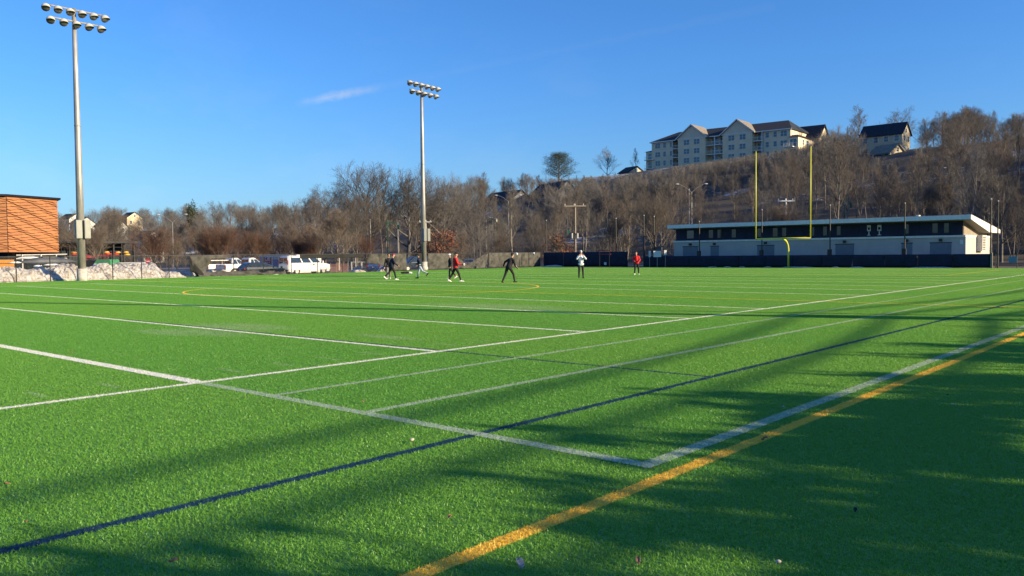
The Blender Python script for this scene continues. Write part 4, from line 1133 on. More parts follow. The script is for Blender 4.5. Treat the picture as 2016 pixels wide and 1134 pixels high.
def shingles(a, b, za, zb_, segs, ncourse, seed):
    d = Vector((b.x - a.x, b.y - a.y, 0)); L = d.length; d.normalize(); n = Vector((d.y, -d.x, 0))
    if n.dot(Vector((-a.x, -a.y, 0))) < 0: n = -n
    def wave(s, j):
        return .16 * math.sin(s * 1.55 + j * 1.37 + seed) + .08 * math.sin(s * 3.3 - j * 2.1)
    for j in range(ncourse):
        for i in range(segs):
            s0, s1 = L * i / segs + .012, L * (i + 1) / segs - .012
            vs = []
            N = 5
            for k in range(N):
                s = s0 + (s1 - s0) * k / (N - 1); top = za + (zb_ - za) * s / L
                def zc(jj):
                    z = zbt + (top - zbt) * jj / ncourse
                    return z + (wave(s, jj) * .55 if 0 < jj < ncourse else 0)
                lo, hi = zc(j), zc(j + 1) - .06
                pr = .14 + .02 * math.sin(s * 2.2 + j * 1.9)
                q = a + d * s; q = Vector((q.x, q.y, 0))
                vs += [q + n * .03 + Vector((0, 0, hi)), q + n * pr + Vector((0, 0, lo)), q + n * .012 + Vector((0, 0, lo + .02))]
            fs = []
            for k in range(N - 1):
                o = 3 * k
                fs += [(o, o + 1, o + 4, o + 3), (o + 1, o + 2, o + 5, o + 4), (o + 2, o, o + 3, o + 5)]
            fs += [(0, 2, 1), (3 * N - 3, 3 * N - 2, 3 * N - 1)]
            MB().add(vs, fs).build('shingle', M['orange'], bh)
shingles(BB, BC, zt0, zt1, 4, 22, 0); shingles(BA, BB, zt0, zt0, 4, 22, 2)
# recessed glazed ground floor, posts and the amber door
def inset(p, k): return Vector((p.x, p.y, 0)) + (back * k)
for a, b in ((BA, BB), (BB, BC)):
    a_, b_ = inset(a, .14), inset(b, .14)
    d = (b_ - a_); L = d.length; rz_ = math.atan2(d.y, d.x); c_ = (a_ + b_) / 2
    MB().box((c_.x, c_.y, (zbt - .6) / 2), (L, .2, zbt + .55), rz_).build('ground_floor_wall', M['carglass'], bh)
    for k in range(int(L / 1.0)):
        q = a_ + d.normalized() * (k + .5) + Vector((-d.y, d.x, 0)).normalized() * (-.14)
        MB().box((q.x, q.y, (zbt - .6) / 2), (.09, .07, zbt + .55), rz_).build('mullion', M['darksteel'], bh)
a_, b_ = P(-60, 515, 108.5), P(28, 515, 108.5)
MB().box(((a_.x + b_.x) / 2, (a_.y + b_.y) / 2, .55), ((b_ - a_).length, .12, 2.3), math.atan2(b_.y - a_.y, b_.x - a_.x)).build('amber_wall', M['orange2'], bh)
q = (a_ + b_) / 2
MB().box((q.x - HAT.x * .09, q.y - HAT.y * .09, 1.3), ((b_ - a_).length, .1, .05), math.atan2(b_.y - a_.y, b_.x - a_.x)).build('wall_groove', M['black'], bh)

M['darkglass'] = material('dull_dark_glass', (.016, .024, .030), .45, spec=.3)
# ------------------------------------------------------------------ boats, racks and the dark pavilion
def hull(label, mat, pa_, pb_, w, h, grp, name='rowing_shell', cat='boat'):
    d = pb_ - pa_; L = Vector((d.x, d.y, 0)).length; c_ = (pa_ + pb_) / 2
    t = thing(name, label, cat, c_, math.atan2(d.y, d.x), grp)
    vs, fs = [], []; N, K = 12, 8
    for i in range(N + 1):
        s = -1 + 2 * i / N; r = max(.02, 1 - abs(s) ** 2.2)
        for k in range(K):
            th = 2 * PI * k / K; vs.append((s * L / 2, w / 2 * r * math.cos(th), h / 2 * r * math.sin(th) * (1 if math.sin(th) > 0 else .55)))
    fs = [(i * K + k, i * K + (k + 1) % K, (i + 1) * K + (k + 1) % K, (i + 1) * K + k) for i in range(N) for k in range(K)]
    MB().add(vs, fs).build('hull', mat, t, True)
    MB().b2(-L * .12, L * .12, -w * .22, w * .22, h * .42, h * .5 + .02).build('keel_strip', M['darksteel'], t)
    return t
hull('long white rowing shell on the pale rack below the orange wall', M['white'], P(34, 508.5, 92), P(80, 507.2, 92), .5, .42, 'white rowing shells by the boathouse')
hull('white rowing shell end poking out before the amber door', M['white'], P(17, 518.3, 88), P(43, 516.3, 88), .36, .26, 'white rowing shells by the boathouse')
hull('short white hull lying in the snow below the pale rack', M['white'], P(65, 525, 84), P(82, 523.5, 84), .36, .26, 'white rowing shells by the boathouse')
hull('white hull at the foot of the grey covered boat, above the snow', M['white'], P(85, 523, 85), P(120, 520.5, 85), .36, .26, 'white rowing shells by the boathouse')
hull('long boat wrapped in a grey tarpaulin behind the snow', M['tarp'], P(36, 517.5, 89), P(152, 514.5, 91), 1.3, 1.0, None, 'covered_boat')
rk = thing('boat_rack', 'pale metal boat rack frame below the orange wall', 'rack', (0, 0, 0))
for x in (44, 81, 111):
    q = P(x, 506, 94); MB().tube((q.x, q.y, -.5), (q.x, q.y, P(x, 501, 94).z), .06, .06, 6).build('rack_post', M['offwhite'], rk)
for y0, y1 in ((502.3, 500.5), (509.4, 508.6)):
    MB().tube(P(32, y0, 94.1), P(132, y1, 94.1), .05, .05, 6).build('rack_rail', M['offwhite'], rk)
pv = thing('boat_pavilion', 'low dark open boat storage pavilion behind the snow banks', 'pavilion', (0, 0, 0))
PA, PB = P(112, 500, 133), P(262, 500, 140)
prz, PLn = frame_between(PA, PB); pv.location = (PA.x, PA.y, -.28); pv.rotation_euler.z = prz
ptop = P(190, 477, 136).z + .45
MB().b2(-.5, PLn + .5, -1.0, 9, ptop - .3, ptop).build('roof', M['darksteel'], pv)
MB().b2(0, PLn, 2.6, 2.8, 0, ptop - .3).build('back_wall', M['darkglass'], pv)
for k in range(8): MB().b2(PLn * k / 7 - .12, PLn * k / 7 + .12, -.3, -.06, 0, ptop - .3).build('column', M['black'], pv)
for k in range(12): MB().b2(.5 + k * .42, .56 + k * .42, .4, .46, 0, ptop - .3).build('mullion', M['darksteel'], pv)
for z in (ptop - .9, ptop - 1.5): MB().b2(PLn * 4 / 7, PLn, 0, .08, z, z + .06).build('cross_rail', M['darksteel'], pv)
rr = thing('boat_rack', 'red metal boat rack in front of the dark pavilion', 'rack', (0, 0, 0))
for x in (170, 182, 192, 204, 212):
    q = P(x, 506, 128); MB().tube((q.x, q.y, -.5), (q.x, q.y, P(x, 501, 128).z), .07, .07, 6).build('rack_post', M['red'], rr)
for y in (503, 508, 512): MB().tube(P(168, y, 128.1), P(214, y - .6, 128.1), .06, .06, 6).build('rack_rail', M['red'], rr)
for i, (x0, x1, y, mat, col_) in enumerate(((137, 152, 497.8, 'yellowboat', 'yellow'), (205, 216, 497.2, 'yellowboat', 'yellow'), (227, 238, 497.5, 'yellowboat', 'yellow'), (243, 254, 497.2, 'yellowboat', 'yellow'), (245, 257, 501.8, 'yellowboat', 'yellow'),
                                      (222, 236, 501.0, 'red', 'red'), (205, 221, 500.6, 'red', 'red'), (168, 190, 507, 'red', 'red'), (137, 153, 501.0, 'red', 'red'))):
    if mat not in M: M[mat] = material('yellow_hull', (.62, .36, .04), .4)
    lab = {0: 'yellow boat in the pavilion just left of the tall floodlight pole', 1: 'yellow boat above the red rack', 2: 'yellow boat left of the last two yellow boats in the pavilion', 3: 'upper yellow boat at the right end of the pavilion', 4: 'lower yellow boat at the right end of the pavilion',
           5: 'red boat under the yellow boats in the right half of the pavilion', 6: 'red boat resting over the right end of the red rack', 7: 'red boat low on the red rack behind the bare tree', 8: 'dull red boat below the leftmost yellow boat in the pavilion'}[i]
    hull(lab, M[mat], P(x0, y, 134), P(x1, y - .4, 134.5), .6, .42, col_ + ' boats stored in the pavilion', 'stored_boat')
# tarpaulin covered trailer and the sign behind the snow
t = thing('covered_trailer', 'green tarpaulin over a small trailer behind the snow', 'trailer', P(204, 520, 86))
t.rotation_euler.z = math.atan2(RHT.y, RHT.x)
MB().prism([(-1.0, -.9), (1.05, -.9), (1.05, .28), (.95, .42), (-.15, .44), (-.85, -.45)], -.9, .9, 'y').build('tarpaulin', M['green'], t)
MB().prism([(-1.9, -.9), (-1.05, -.9), (-.3, .35), (-.9, .42), (-1.3, .3)], -.8, .8, 'y').build('dark_cover', M['black'], t)
MB().b2(1.1, 2.6, -.6, .6, -.25, -.02).build('trailer_deck', M['offwhite'], t)
for sx in (-.5, .6): MB().tube((sx, -.95, -1.1), (sx, -.75, -1.1), .32, .32, 14).build('wheel', M['tyre'], t)
q = P(288.5, 520, 92)
t = thing('barrier_arm', 'white barrier arm lying level between the trailer and the do not enter sign', 'barrier', (q.x, q.y, -.28))
t.rotation_euler.z = math.atan2(RHT.y, RHT.x)
MB().box((0, 0, .75), (.28, .28, 1.5)).build('barrier_post', M['offwhite'], t, bevel=.02)
MB().box((-1.35, -.2, P(265, 517.5, 92).z + .28), (2.6, .08, .12)).build('arm', M['white'], t)
q = P(291.5, 517.2, 90)
t = thing('road_sign', 'red do not enter sign with a white bar behind the snow', 'sign', (q.x, q.y, -.28)); t.rotation_euler.z = math.atan2(RHT.y, RHT.x)
zc = q.z + .42
MB().tube((0, .05, -.2), (0, .05, zc + .2), .035, .035, 6).build('sign_post', M['galv'], t)
MB().add(*(lambda n=20, r=.24: ([(r * math.cos(2 * PI * k / n), y, zc + r * math.sin(2 * PI * k / n)) for y in (0, .015) for k in range(n)], [tuple(range(n)), tuple(range(2 * n - 1, n - 1, -1))] + [(k, n + k, n + (k + 1) % n, (k + 1) % n) for k in range(n)]))()).build('sign_disc', M['redban'], t)
MB().b2(-.17, .17, -.012, -.003, zc - .04, zc + .04).build('white_bar', M['white'], t)

# ------------------------------------------------------------------ ploughed snow
def snow_pile(label, a, b, width, height, seed, rough=.35):
    d = Vector((b.x - a.x, b.y - a.y, 0)); L = d.length; d.normalize(); n = Vector((-d.y, d.x, 0))
    NX, NY = max(12, int(L / .16)), max(10, int(width / .16))
    vs = []
    for i in range(NX + 1):
        for j in range(NY + 1):
            s, t_ = i / NX, -1 + 2 * j / NY
            env = (max(0, 1 - t_ * t_) ** .6) * min(1, (min(s, 1 - s) * L / 1.0)) ** .7
            q = Vector((s * L, t_ * width / 2, seed * 7.3))
            f = .84 + .26 * mnoise.noise(q * .5) +   .12 * mnoise.noise(q * 1.3) + .09 * (1 - 2 * abs(mnoise.noise(q * 2.6))) + .06 * mnoise.noise(q * 5.0)
            w = Vector((mnoise.noise(q * 1.9 + Vector((9, 0, 0))), mnoise.noise(q * 1.9 + Vector((0, 9, 0))), 0)) * rough * .5
            p = a + d * (s * L + w.x) + n * (t_ * width / 2 + w.y)
            vs.append((p.x, p.y, -.5 + env * (height * .88 + .5) * f))
    fs = [(i * (NY + 1) + j, i * (NY + 1) + j + 1, (i + 1) * (NY + 1) + j + 1, (i + 1) * (NY + 1) + j) for i in range(NX) for j in range(NY)]
    o = MB().add(vs, fs).build('snow_pile', M['snow'], None, False)
    return tag(o, label, 'snow', 'ploughed snow piles behind the fence')
def sp(x, u): return Vector((u, PU(x, 540, u).y, 0))
snow_pile('large dirty snow pile at the left edge in front of the boathouse', sp(-90, -72.2), sp(128, -72.4), 4.0, 1.5, 1)
snow_pile('dirty snow pile directly behind the tall floodlight pole', sp(70, -72.4), sp(232, -72.6), 3.8, 1.52, 2)
snow_pile('dirty snow pile between the floodlight pole and the do not enter sign', sp(172, -72.4), sp(322, -72.8), 3.6, 1.42, 3)
snow_pile('low dirty snow pile left of the torn screen', sp(296, -72.0), sp(388, -73.0), 3.4, .85, 4)
snow_pile('dirty snow heaped against the rear wheels of the first pickup', sp(398, -72.4), sp(458, -72.4), 2.0, .75, 5)
snow_pile('small white snow heap at the nose of the dark wagon', sp(518, -71.6), sp(556, -71.6), 1.0, .42, 6)
snow_pile('small white snow heap between the van and the blue car', sp(688, -72.6), sp(722, -72.6), 1.6, .55, 7)
snow_pile('small snow heap in front of the blue car', sp(738, -71.4), sp(790, -71.4), 1.2, .55, 8)
o = snow_pile('thin white snow patch on the turf before the navy corner', PV(1068, 527, EV - .9), PV(1108, 527, EV - .9), 1.6, .02, 9)
for v in o.data.vertices: v.co.z = max(.0, (v.co.z + .5) * .55 - .02)
for i, (x0, x1) in enumerate(((1394, 1412), (1425, 1440), (1455, 1468), (1505, 1520), (1538, 1604), (1638, 1652), (1672, 1704), (1790, 1880))):
    a, b = PV(x0, 526, EV - .35), PV(x1, 526, EV - .35)
    vs, fs = [], []
    for k in range(13):
        s = k / 12; e = math.sin(PI * s) ** .5
        for j in range(5):
            t_ = -1 + j / 2
            vs.append((a.x + (b.x - a.x) * s, EV - .4 + t_ * .24 * e, .012 + max(0, (1 - t_ * t_)) * e * (.10 + .05 * mnoise.noise(Vector((k * .6, j, i))))))
    fs = [(k * 5 + j, k * 5 + j + 1, k * 5 + j + 6, k * 5 + j + 5) for k in range(12) for j in range(4)]
    tag(MB().add(vs, fs).build('snow_strip', M['snow'], None, True), ('first', 'second', 'third', 'fourth', 'fifth', 'sixth', 'seventh', 'last')[i] + ' thin snow strip from the left along the low navy fence', 'snow', 'snow strips at the foot of the low navy fence')

# ------------------------------------------------------------------ vehicles behind the fence (local x forward, y left)
def loft(mb, levels, c=.16):
    """levels (z, x_rear, x_front, half width): body with bevelled corners"""
    vs = []
    for z, a, b, w in levels:
        k = min(c, w * .6)
        vs += [(a + k, -w, z), (b - k, -w, z), (b, -w + k, z), (b, w - k, z), (b - k, w, z), (a + k, w, z), (a, w - k, z), (a, -w + k, z)]
    n = len(levels)
    fs = [(i * 8 + k, i * 8 + (k + 1) % 8, (i + 1) * 8 + (k + 1) % 8, (i + 1) * 8 + k) for i in range(n - 1) for k in range(8)]
    fs += [tuple(range(7, -1, -1)), tuple(range((n - 1) * 8, n * 8))]
    return mb.add(vs, fs)
def lerp_level(l0, l1, z):
    t = (z - l0[0]) / (l1[0] - l0[0]); return tuple(l0[i] + (l1[i] - l0[i]) * t for i in range(4))
def side_glass(root, l0, l1, z0, z1, f0, f1, sd, name='side_window', push=.012):
    """pane on the sloping side between two loft levels; f0..f1 fractions of the length at each height"""
    vs = []
    for z in (z0, z1):
        L = lerp_level(l0, l1, z)
        for f in (f0, f1):
            x = L[1] + .16 + (L[2] - L[1] - .32) * f
            vs += [(x, sd * (L[3] + push), z), (x, sd * (L[3] - .01), z)]
    return MB().add(vs, [(0, 2, 6, 4), (1, 5, 7, 3), (0, 1, 3, 2), (4, 6, 7, 5), (0, 4, 5, 1), (2, 3, 7, 6)]).build(name, M['carglass'], root)
def end_glass(root, l0, l1, z0, z1, end, name, k=.2, push=.012, half=None):
    vs = []
    for z in (z0, z1):
        L = lerp_level(l0, l1, z); x = L[2] + push if end > 0 else L[1] - push
        xi = x - .02 * end
        y0, y1 = (-L[3] + k, L[3] - k) if half is None else ((-L[3] + k, -.04) if half < 0 else (.04, L[3] - k))
        vs += [(x, y0, z), (x, y1, z), (xi, y0, z), (xi, y1, z)]
    return MB().add(vs, [(0, 1, 5, 4), (2, 6, 7, 3), (0, 4, 6, 2), (1, 3, 7, 5), (0, 2, 3, 1), (4, 5, 7, 6)]).build(name, M['carglass'], root)
def wheels(root, xs, w, r):
    for x in xs:
        for sd in (-1, 1):
            vs = []
            arch = MB()
            for k in range(11):
                th = PI * k / 10
                for rr in (r * .98, r * 1.16): arch.v.append((x + rr * math.cos(th), sd * (w + .012), r + rr * math.sin(th) * 1.0))
            for k in range(11):
                th = PI * k / 10
                for rr in (r * .98, r * 1.16): arch.v.append((x + rr * math.cos(th), sd * (w - .08), r + rr * math.sin(th)))
            for k in range(10):
                o = 2 * k; arch.f += [(o, o + 1, o + 3, o + 2), (22 + o, 22 + o + 2, 22 + o + 3, 22 + o + 1), (o + 1, 22 + o + 1, 22 + o + 3, o + 3), (o, o + 2, 22 + o + 2, 22 + o)]
            arch.build('wheel_arch', M['black'], root)
            y0, y1 = sd * (w - .24), sd * (w - .0)
            t = MB().tube((x, y0, r), (x, y1 + sd * .005, r), r, r, 20).build('tyre', M['tyre'], root, bevel=.03)
            MB().tube((x, y1 + sd * .004, r), (x, y1 + sd * .018, r), r * .62, r * .55, 14).build('rim', M['rim'], t)
def lampbox(root, name, x, y, z, dx, dy, dz, mat): MB().box((x, y, z), (dx, dy, dz)).build(name, mat, root, bevel=.015)
def vehicle(kind, label, cat, loc, rz, paint, group=None):
    t = thing(kind, label, cat, loc, rz, group)
    if kind == 'van':
        L = [(.32, -2.85, 2.72, .93), (.62, -2.88, 2.80, 1.0), (1.10, -2.88, 2.72, 1.0), (1.24, -2.86, 1.95, .99), (2.0, -2.78, 1.02, .84), (2.10, -2.6, .85, .72)]
        loft(MB(), L, .18).build('body', paint, t, bevel=.03)
        for sd in (-1, 1):
            for a, b in ((.05, .36), (.395, .645), (.69, .93)): side_glass(t, L[3], L[4], 1.30, 1.88, a, b, sd)
            MB().b2(-.2, -.18, sd * 1.0 - .006, sd * 1.0 + .006, .5, 1.25).build('door_seam', M['black'], t)
            MB().b2(.98, 1.0, sd * 1.0 - .006, sd * 1.0 + .006, .5, 1.25).build('door_seam', M['black'], t)
            lampbox(t, 'mirror', 1.55, sd * 1.12, 1.38, .12, .2, .26, paint)
        end_glass(t, L[3], L[4], 1.30, 1.9, 1, 'windscreen')
        for h in (-1, 1): end_glass(t, L[3], L[4], 1.25, 1.85, -1, 'rear_window', half=h)
        for sd in (-1, 1):
            lampbox(t, 'tail_lamp', -2.87, sd * .9, 1.35, .06, .12, .5, M['lampred'])
            lampbox(t, 'headlight', 2.76, sd * .75, .88, .08, .28, .18, M['glass'])
        lampbox(t, 'rear_bumper', -2.9, 0, .48, .14, 1.9, .2, M['darksteel']); lampbox(t, 'front_bumper', 2.8, 0, .46, .14, 1.9, .2, M['darksteel'])
        lampbox(t, 'number_plate', -2.9, .3, .88, .02, .36, .16, M['darksteel'])
        lampbox(t, 'roof_vent', -1.0, 0, 2.15, .5, .4, .14, M['offwhite'])
        MB().b2(.3, .55, -1.012, -1.002, 1.0, 1.14).build('door_emblem', M['darksteel'], t)
        MB().b2(-.05, .22, -1.012, -1.002, 1.04, 1.10).build('door_emblem', M['cargrey'], t)
        wheels(t, (-1.75, 1.75), .97, .37)
    elif kind == 'pickup_truck':
        L = [(.42, -2.75, 2.75, .94), (.75, -2.8, 2.80, 1.0), (1.16, -2.8, 2.74, 1.0)]
        b = MB(); loft(b, [(l[0], .05, l[2], l[3]) for l in L], .18); loft(b, [(.45, -2.78, .04, .9), (.8, -2.8, .04, .99), (1.02, -2.8, .04, .99)], .06)
        b.b2(-2.8, .03, -.99, -.90, 1.0, 1.24); b.b2(-2.8, .03, .90, .99, 1.0, 1.24)
        b.build('body', paint, t, bevel=.03)
        C_ = [(1.14, -.62 + .7, 1.95, .97), (1.20, .08, 1.85, .96), (1.84, .2, 1.05, .80), (1.92, .35, .95, .72)]
        loft(MB(), C_, .14).build('cab', paint, t, bevel=.02)
        for sd in (-1, 1):
            side_glass(t, C_[1], C_[2], 1.25, 1.76, .02, .40, sd); side_glass(t, C_[1], C_[2], 1.25, 1.76, .47, .98, sd)
            lampbox(t, 'mirror', 1.35, sd * 1.12, 1.32, .12, .22, .24, M['black'])
            lampbox(t, 'tail_lamp', -2.79, sd * .90, .98, .06, .14, .36, M['lampred'])
            lampbox(t, 'headlight', 2.76, sd * .74, .95, .08, .3, .18, M['glass'])
        end_glass(t, C_[1], C_[2], 1.26, 1.78, 1, 'windscreen'); end_glass(t, C_[1], C_[2], 1.28, 1.74, -1, 'rear_window')
        lampbox(t, 'tailgate', -2.81, 0, 1.0, .06, 1.66, .46, paint); lampbox(t, 'tailgate_handle', -2.85, 0, 1.08, .03, .22, .08, M['black'])
        lampbox(t, 'rear_bumper', -2.9, 0, .58, .18, 1.9, .18, M['rim'])
        wheels(t, (-1.75, 1.85), .98, .40)
    else:
        tall = kind == 'parked_truck'
        bz, rz_ = (.98, 1.44) if not tall else (1.15, 1.82)
        L = [(.28, -2.2, 2.2, .84), (.5, -2.28, 2.32, .91), (.80, -2.3, 2.30, .91), (bz, -2.2, 1.20 if not tall else 1.4, .88)]
        if kind == 'sedan': L[3] = (bz, -2.22, 2.0, .87)
        loft(MB(), [L[0], L[1], L[2], (bz - .12, -2.28, 2.15, .90)], .22).build('body', paint, t, bevel=.04)
        R_ = {'wagon': [(bz - .13, -2.22, 1.55, .88), (bz, -2.18, 1.25, .87), (rz_ - .04, -1.75, .15, .66), (rz_ + .02, -1.5, -.1, .55)],
              'sedan': [(bz - .13, -1.9, 1.5, .88), (bz, -1.75, 1.15, .86), (rz_ - .04, -.95, .15, .66), (rz_ + .02, -.75, -.05, .55)],
              'parked_truck': [(bz - .13, -2.2, 1.5, .92), (bz, -2.18, 1.35, .9), (rz_ - .04, -1.95, .6, .72), (rz_ + .03, -1.7, .4, .62)]}[kind]
        loft(MB(), R_, .14).build('roof', paint, t, bevel=.02)
        for sd in (-1, 1):
            for a, b in (((.03, .33), (.36, .62), (.65, .97)) if kind != 'sedan' else ((.05, .47), (.51, .97))): side_glass(t, R_[1], R_[2], bz + .02, rz_ - .08, a, b, sd)
            lampbox(t, 'tail_lamp', -2.27, sd * .72, .82, .06, .26, .16, M['lampred']); lampbox(t, 'headlight', 2.24, sd * .66, .70, .12, .3, .13, M['glass'])
            lampbox(t, 'mirror', .95, sd * .98, bz + .02, .1, .16, .12, paint)
        end_glass(t, R_[1], R_[2], bz + .02, rz_ - .08, 1, 'windscreen'); end_glass(t, R_[1], R_[2], bz + .04, rz_ - .1, -1, 'rear_window')
        lampbox(t, 'number_plate', -2.31, 0, .7, .02, .34, .14, M['offwhite'])
        wheels(t, (-1.38, 1.40), .90, .32 if not tall else .37)
    return t
GZ = -.29
def park(x, D): p = P(x, 520, D); return (p.x, p.y, GZ)
HV = PI / 2
vehicle('pickup_truck', 'white pickup half behind the torn screen, left of the other pickup', 'pickup truck', park(447, 99), HV, M['carwhite'], 'white pickup trucks behind the fence')
vehicle('pickup_truck', 'white pickup directly behind the dark blue wagon', 'pickup truck', park(480, 96), HV + .03, M['carwhite'], 'white pickup trucks behind the fence')
vehicle('wagon', 'dark blue station wagon parked nose to the white van', 'car', park(514, 89.5), HV - .05, M['carnavy'])
vehicle('van', 'white passenger van with dark side windows behind the fence', 'van', park(601, 96.5), HV, M['carwhite'])
vehicle('sedan', 'blue sedan under the crumpled torn screen', 'car', park(746, 99), HV + .6, M['carblue'])
vehicle('parked_truck', 'dark truck behind the second floodlight pole seen past the screen edge', 'truck', park(818, 106), -1.9, M['carnavy'])
vehicle('sedan', 'grey blue sedan seen through the torn gap right of the red hoodie', 'car', park(921, 112), HV + .9, M['cargrey'])
q = park(461, 99.2)
t = thing('truck_ladder', 'pale ladder bundle lying over the first pickup bed', 'ladder', (q[0] - .2, q[1] - 2.2, GZ + 1.62), HV)
for y in (-.2, .2): MB().b2(-1.2, 1.7, y - .03, y + .03, 0, .09).build('ladder_rail', M['offwhite'], t)
for k in range(8): MB().b2(-1.1 + k * .36, -1.06 + k * .36, -.17, .17, .02, .07).build('rung', M['offwhite'], t)
# storage shed with two banners
sa, sb = P(507, 520, 106), P(568, 520, 105)
shed = thing('storage_shed', 'grey and cream storage shed with blue door and hung banners', 'shed', ((sa.x + sb.x) / 2, (sa.y + sb.y) / 2, GZ))
sw = 6.6; shed.location = (sb.x - 3.3, sb.y + .2, GZ)
htop = P(540, 503.5, 105).z - GZ
MB().b2(-sw / 2, sw / 2, 0, 4.6, 0, htop - .1).build('wall', M['shadegrey'], shed)
MB().b2(-sw / 2 - .1, sw / 2 + .1, -.1, 4.7, htop - .1, htop + .04).build('roof', M['white'], shed)
MB().b2(sw / 2, sw / 2 + .05, .05, 4.55, 0, htop - .12).build('side_panel', M['cream'], shed)
def shx(x):
    w = ray(x, 520); y = shed.location.y; return w[0] * (y / w[1]) - shed.location.x
d = MB().b2(shx(538), shx(548), -.05, 0, .05, htop - .45).build('door', M['bluedoor'], shed)
MB().b2(shx(549), shx(550.5), -.06, .0, 0, htop - .12).build('door_post', M['belt'], shed); MB().b2(shx(535.8), shx(537.2), -.06, .0, 0, htop - .12).build('door_post', M['belt'], shed)
def banner(x0, x1, z0, z1, mat, text):
    a, b = shx(x0), shx(x1)
    bn = MB().b2(a, b, -.10, -.085, z0, z1).build('banner', M[mat], shed)
    fc = bpy.data.curves.new('lettering', 'FONT'); fc.body = text; fc.align_x = 'CENTER'; fc.align_y = 'CENTER'; fc.size = (b - a) * .46; fc.extrude = .004; fc.offset = .012
    fc.materials.append(M['white'])
    tmp = bpy.data.objects.new('tmp', fc); COL.objects.link(tmp)
    me = bpy.data.meshes.new_from_object(tmp.evaluated_get(bpy.context.evaluated_depsgraph_get())); bpy.data.objects.remove(tmp)
    o = link('lettering', me, bn)
    o.location = ((a + b) / 2, -.105, z1 - (z1 - z0) * .13); o.rotation_euler = (PI / 2, 0, 0)
    w = b - a; h = z1 - z0
    for r in range(2):
        for k in range(3): MB().box((a + w * (.27 + .23 * k), -.104, z0 + h * (.58 - .14 * r)), (w * .11, .006, h * .07)).build('printed_mark', M['cream'], bn)
    for k in range(5): MB().box((a + w * (.2 + .15 * k), -.104, z0 + h * (.25 - .03 * (k % 2))), (w * .12, .006, h * (.16 + .05 * (k % 3)))).build('printed_mark', M['cream'], bn)
banner(521, 535.5, .35, htop - .18, 'maroon', 'CRI'); banner(551.5, 564, .45, htop - .18, 'redban', 'CRI')

# orange plastic fencing and other small things in the car park
q = park(682, 97)
t = thing('plastic_barrier', 'faded orange plastic mesh barrier right of the white van', 'barrier', q, HV)
for k in range(9): MB().b2(-2.2, .2, -.01, .01, .12 + k * .12, .145 + k * .12).build('mesh_strip', M['fadedplastic'], t)
for x in (-2.2, -1.4, -.6, .2): MB().tube((x, 0, -.1), (x, 0, 1.25), .03, .03, 6).build('stake', M['wood'], t)
for i, (x, D) in enumerate(((668, 118), (692, 121), (700, 132), (712, 124))):
    p = at_px(x, D)
    t = thing('lamp_bollard', ('leftmost' if i == 0 else ('second' if i == 1 else ('third' if i == 2 else 'rightmost'))) + ' of the short pale posts in the car park right of the van', 'post', p, 0, 'pale posts in the car park')
    MB().tube((0, 0, 0), (0, 0, 1.1 if i % 2 else 2.0), .06, .05, 8).build('post_shaft', M['offwhite'], t)
    MB().ell((0, 0, 1.1 if i % 2 else 2.0), (.12, .12, .07), n=10, m=6).build('post_cap', M['offwhite'], t)
# guard rail and long wall of the road behind
gr = thing('guard_rail', 'pale guard rail of the road below the wooded slope', 'guard rail', (0, 0, 0))
prev = None
for i, x in enumerate(range(690, 1010, 20)):
    p = P(x, 470 + (x - 690) * .006, 150); g_ = terrain(p.x, p.y); q = Vector((p.x, p.y, g_))
    MB().b2(q.x - .07, q.x + .07, q.y - .07, q.y + .07, g_ - .3, g_ + .75).build('rail_post', M['galv'], gr)
    if prev is not None:
        for dz in (.52, .70): MB().tube(prev + Vector((0, 0, dz)), q + Vector((0, 0, dz)), .075, .075, 6).build('rail_beam', M['galv'], gr)
    prev = q

# ------------------------------------------------------------------ street lamps, utility poles and signal arms
def street_lamp(x, ytop, D, label, arms=2, mat='galv', spread=2.2, rise=1.4):
    p = at_px(x, D); H = P(x, ytop, D).z - p.z
    t = thing('street_lamp', label, 'street lamp', p, math.atan2(RHT.y, RHT.x), 'street lamps along the road')
    MB().path([(0, 0, -.3), (0, 0, H * .5), (0, 0, H - rise)], [.10, .085, .065], 8).build('pole', M[mat], t)
    for sd in ((-1, 1) if arms == 2 else (arms,)):
        MB().path([(0, 0, H - rise - .1), (sd * spread * .45, 0, H - rise * .45), (sd * spread, 0, H)], [.045, .038, .03], 6).build('arm', M[mat], t)
        MB().ell((sd * (spread + .3), 0, H - .01), (.34, .13, .08), n=10, m=6).build('lamp_head', M['white'], t)
    return t
street_lamp(341, 422, 165, 'double armed street lamp left of centre above the car park trees')
street_lamp(1002, 384, 172, 'double armed street lamp in front of the grey houses', rise=1.2)
street_lamp(1362, 362, 150, 'double armed street lamp above the left end of the clubhouse roof')
street_lamp(958, 428, 150, 'low single lamp left of the green signal arm', arms=1, spread=.5, rise=.4)
street_lamp(1876, 330, 170, 'pale double lamp among the trees above the clubhouse right end', spread=1.2, rise=.6)
def plain_pole(x, ytop, D, label, mat, r=.10):
    p = at_px(x, D); H = P(x, ytop, D).z - p.z
    t = thing('roadside_pole', label, 'pole', p, 0, 'plain poles along the road')
    MB().tube((0, 0, -.3), (0, 0, H), r, r * .75, 8).build('pole_shaft', M[mat], t); MB().tube((0, 0, H), (0, 0, H + .08), r * .9, r * .5, 8).build('pole_cap', M[mat], t)
plain_pole(730, 432, 150, 'grey pole below the tallest domed oak', 'galv'); plain_pole(576, 445, 150, 'thin grey pole behind the storage shed', 'galv'); plain_pole(1357, 372, 152, 'thin pale pole just left of the roof lamp', 'offwhite', .07)
plain_pole(784, 438, 152, 'thin grey pole between the oaks left of the second floodlight', 'galv', .08)
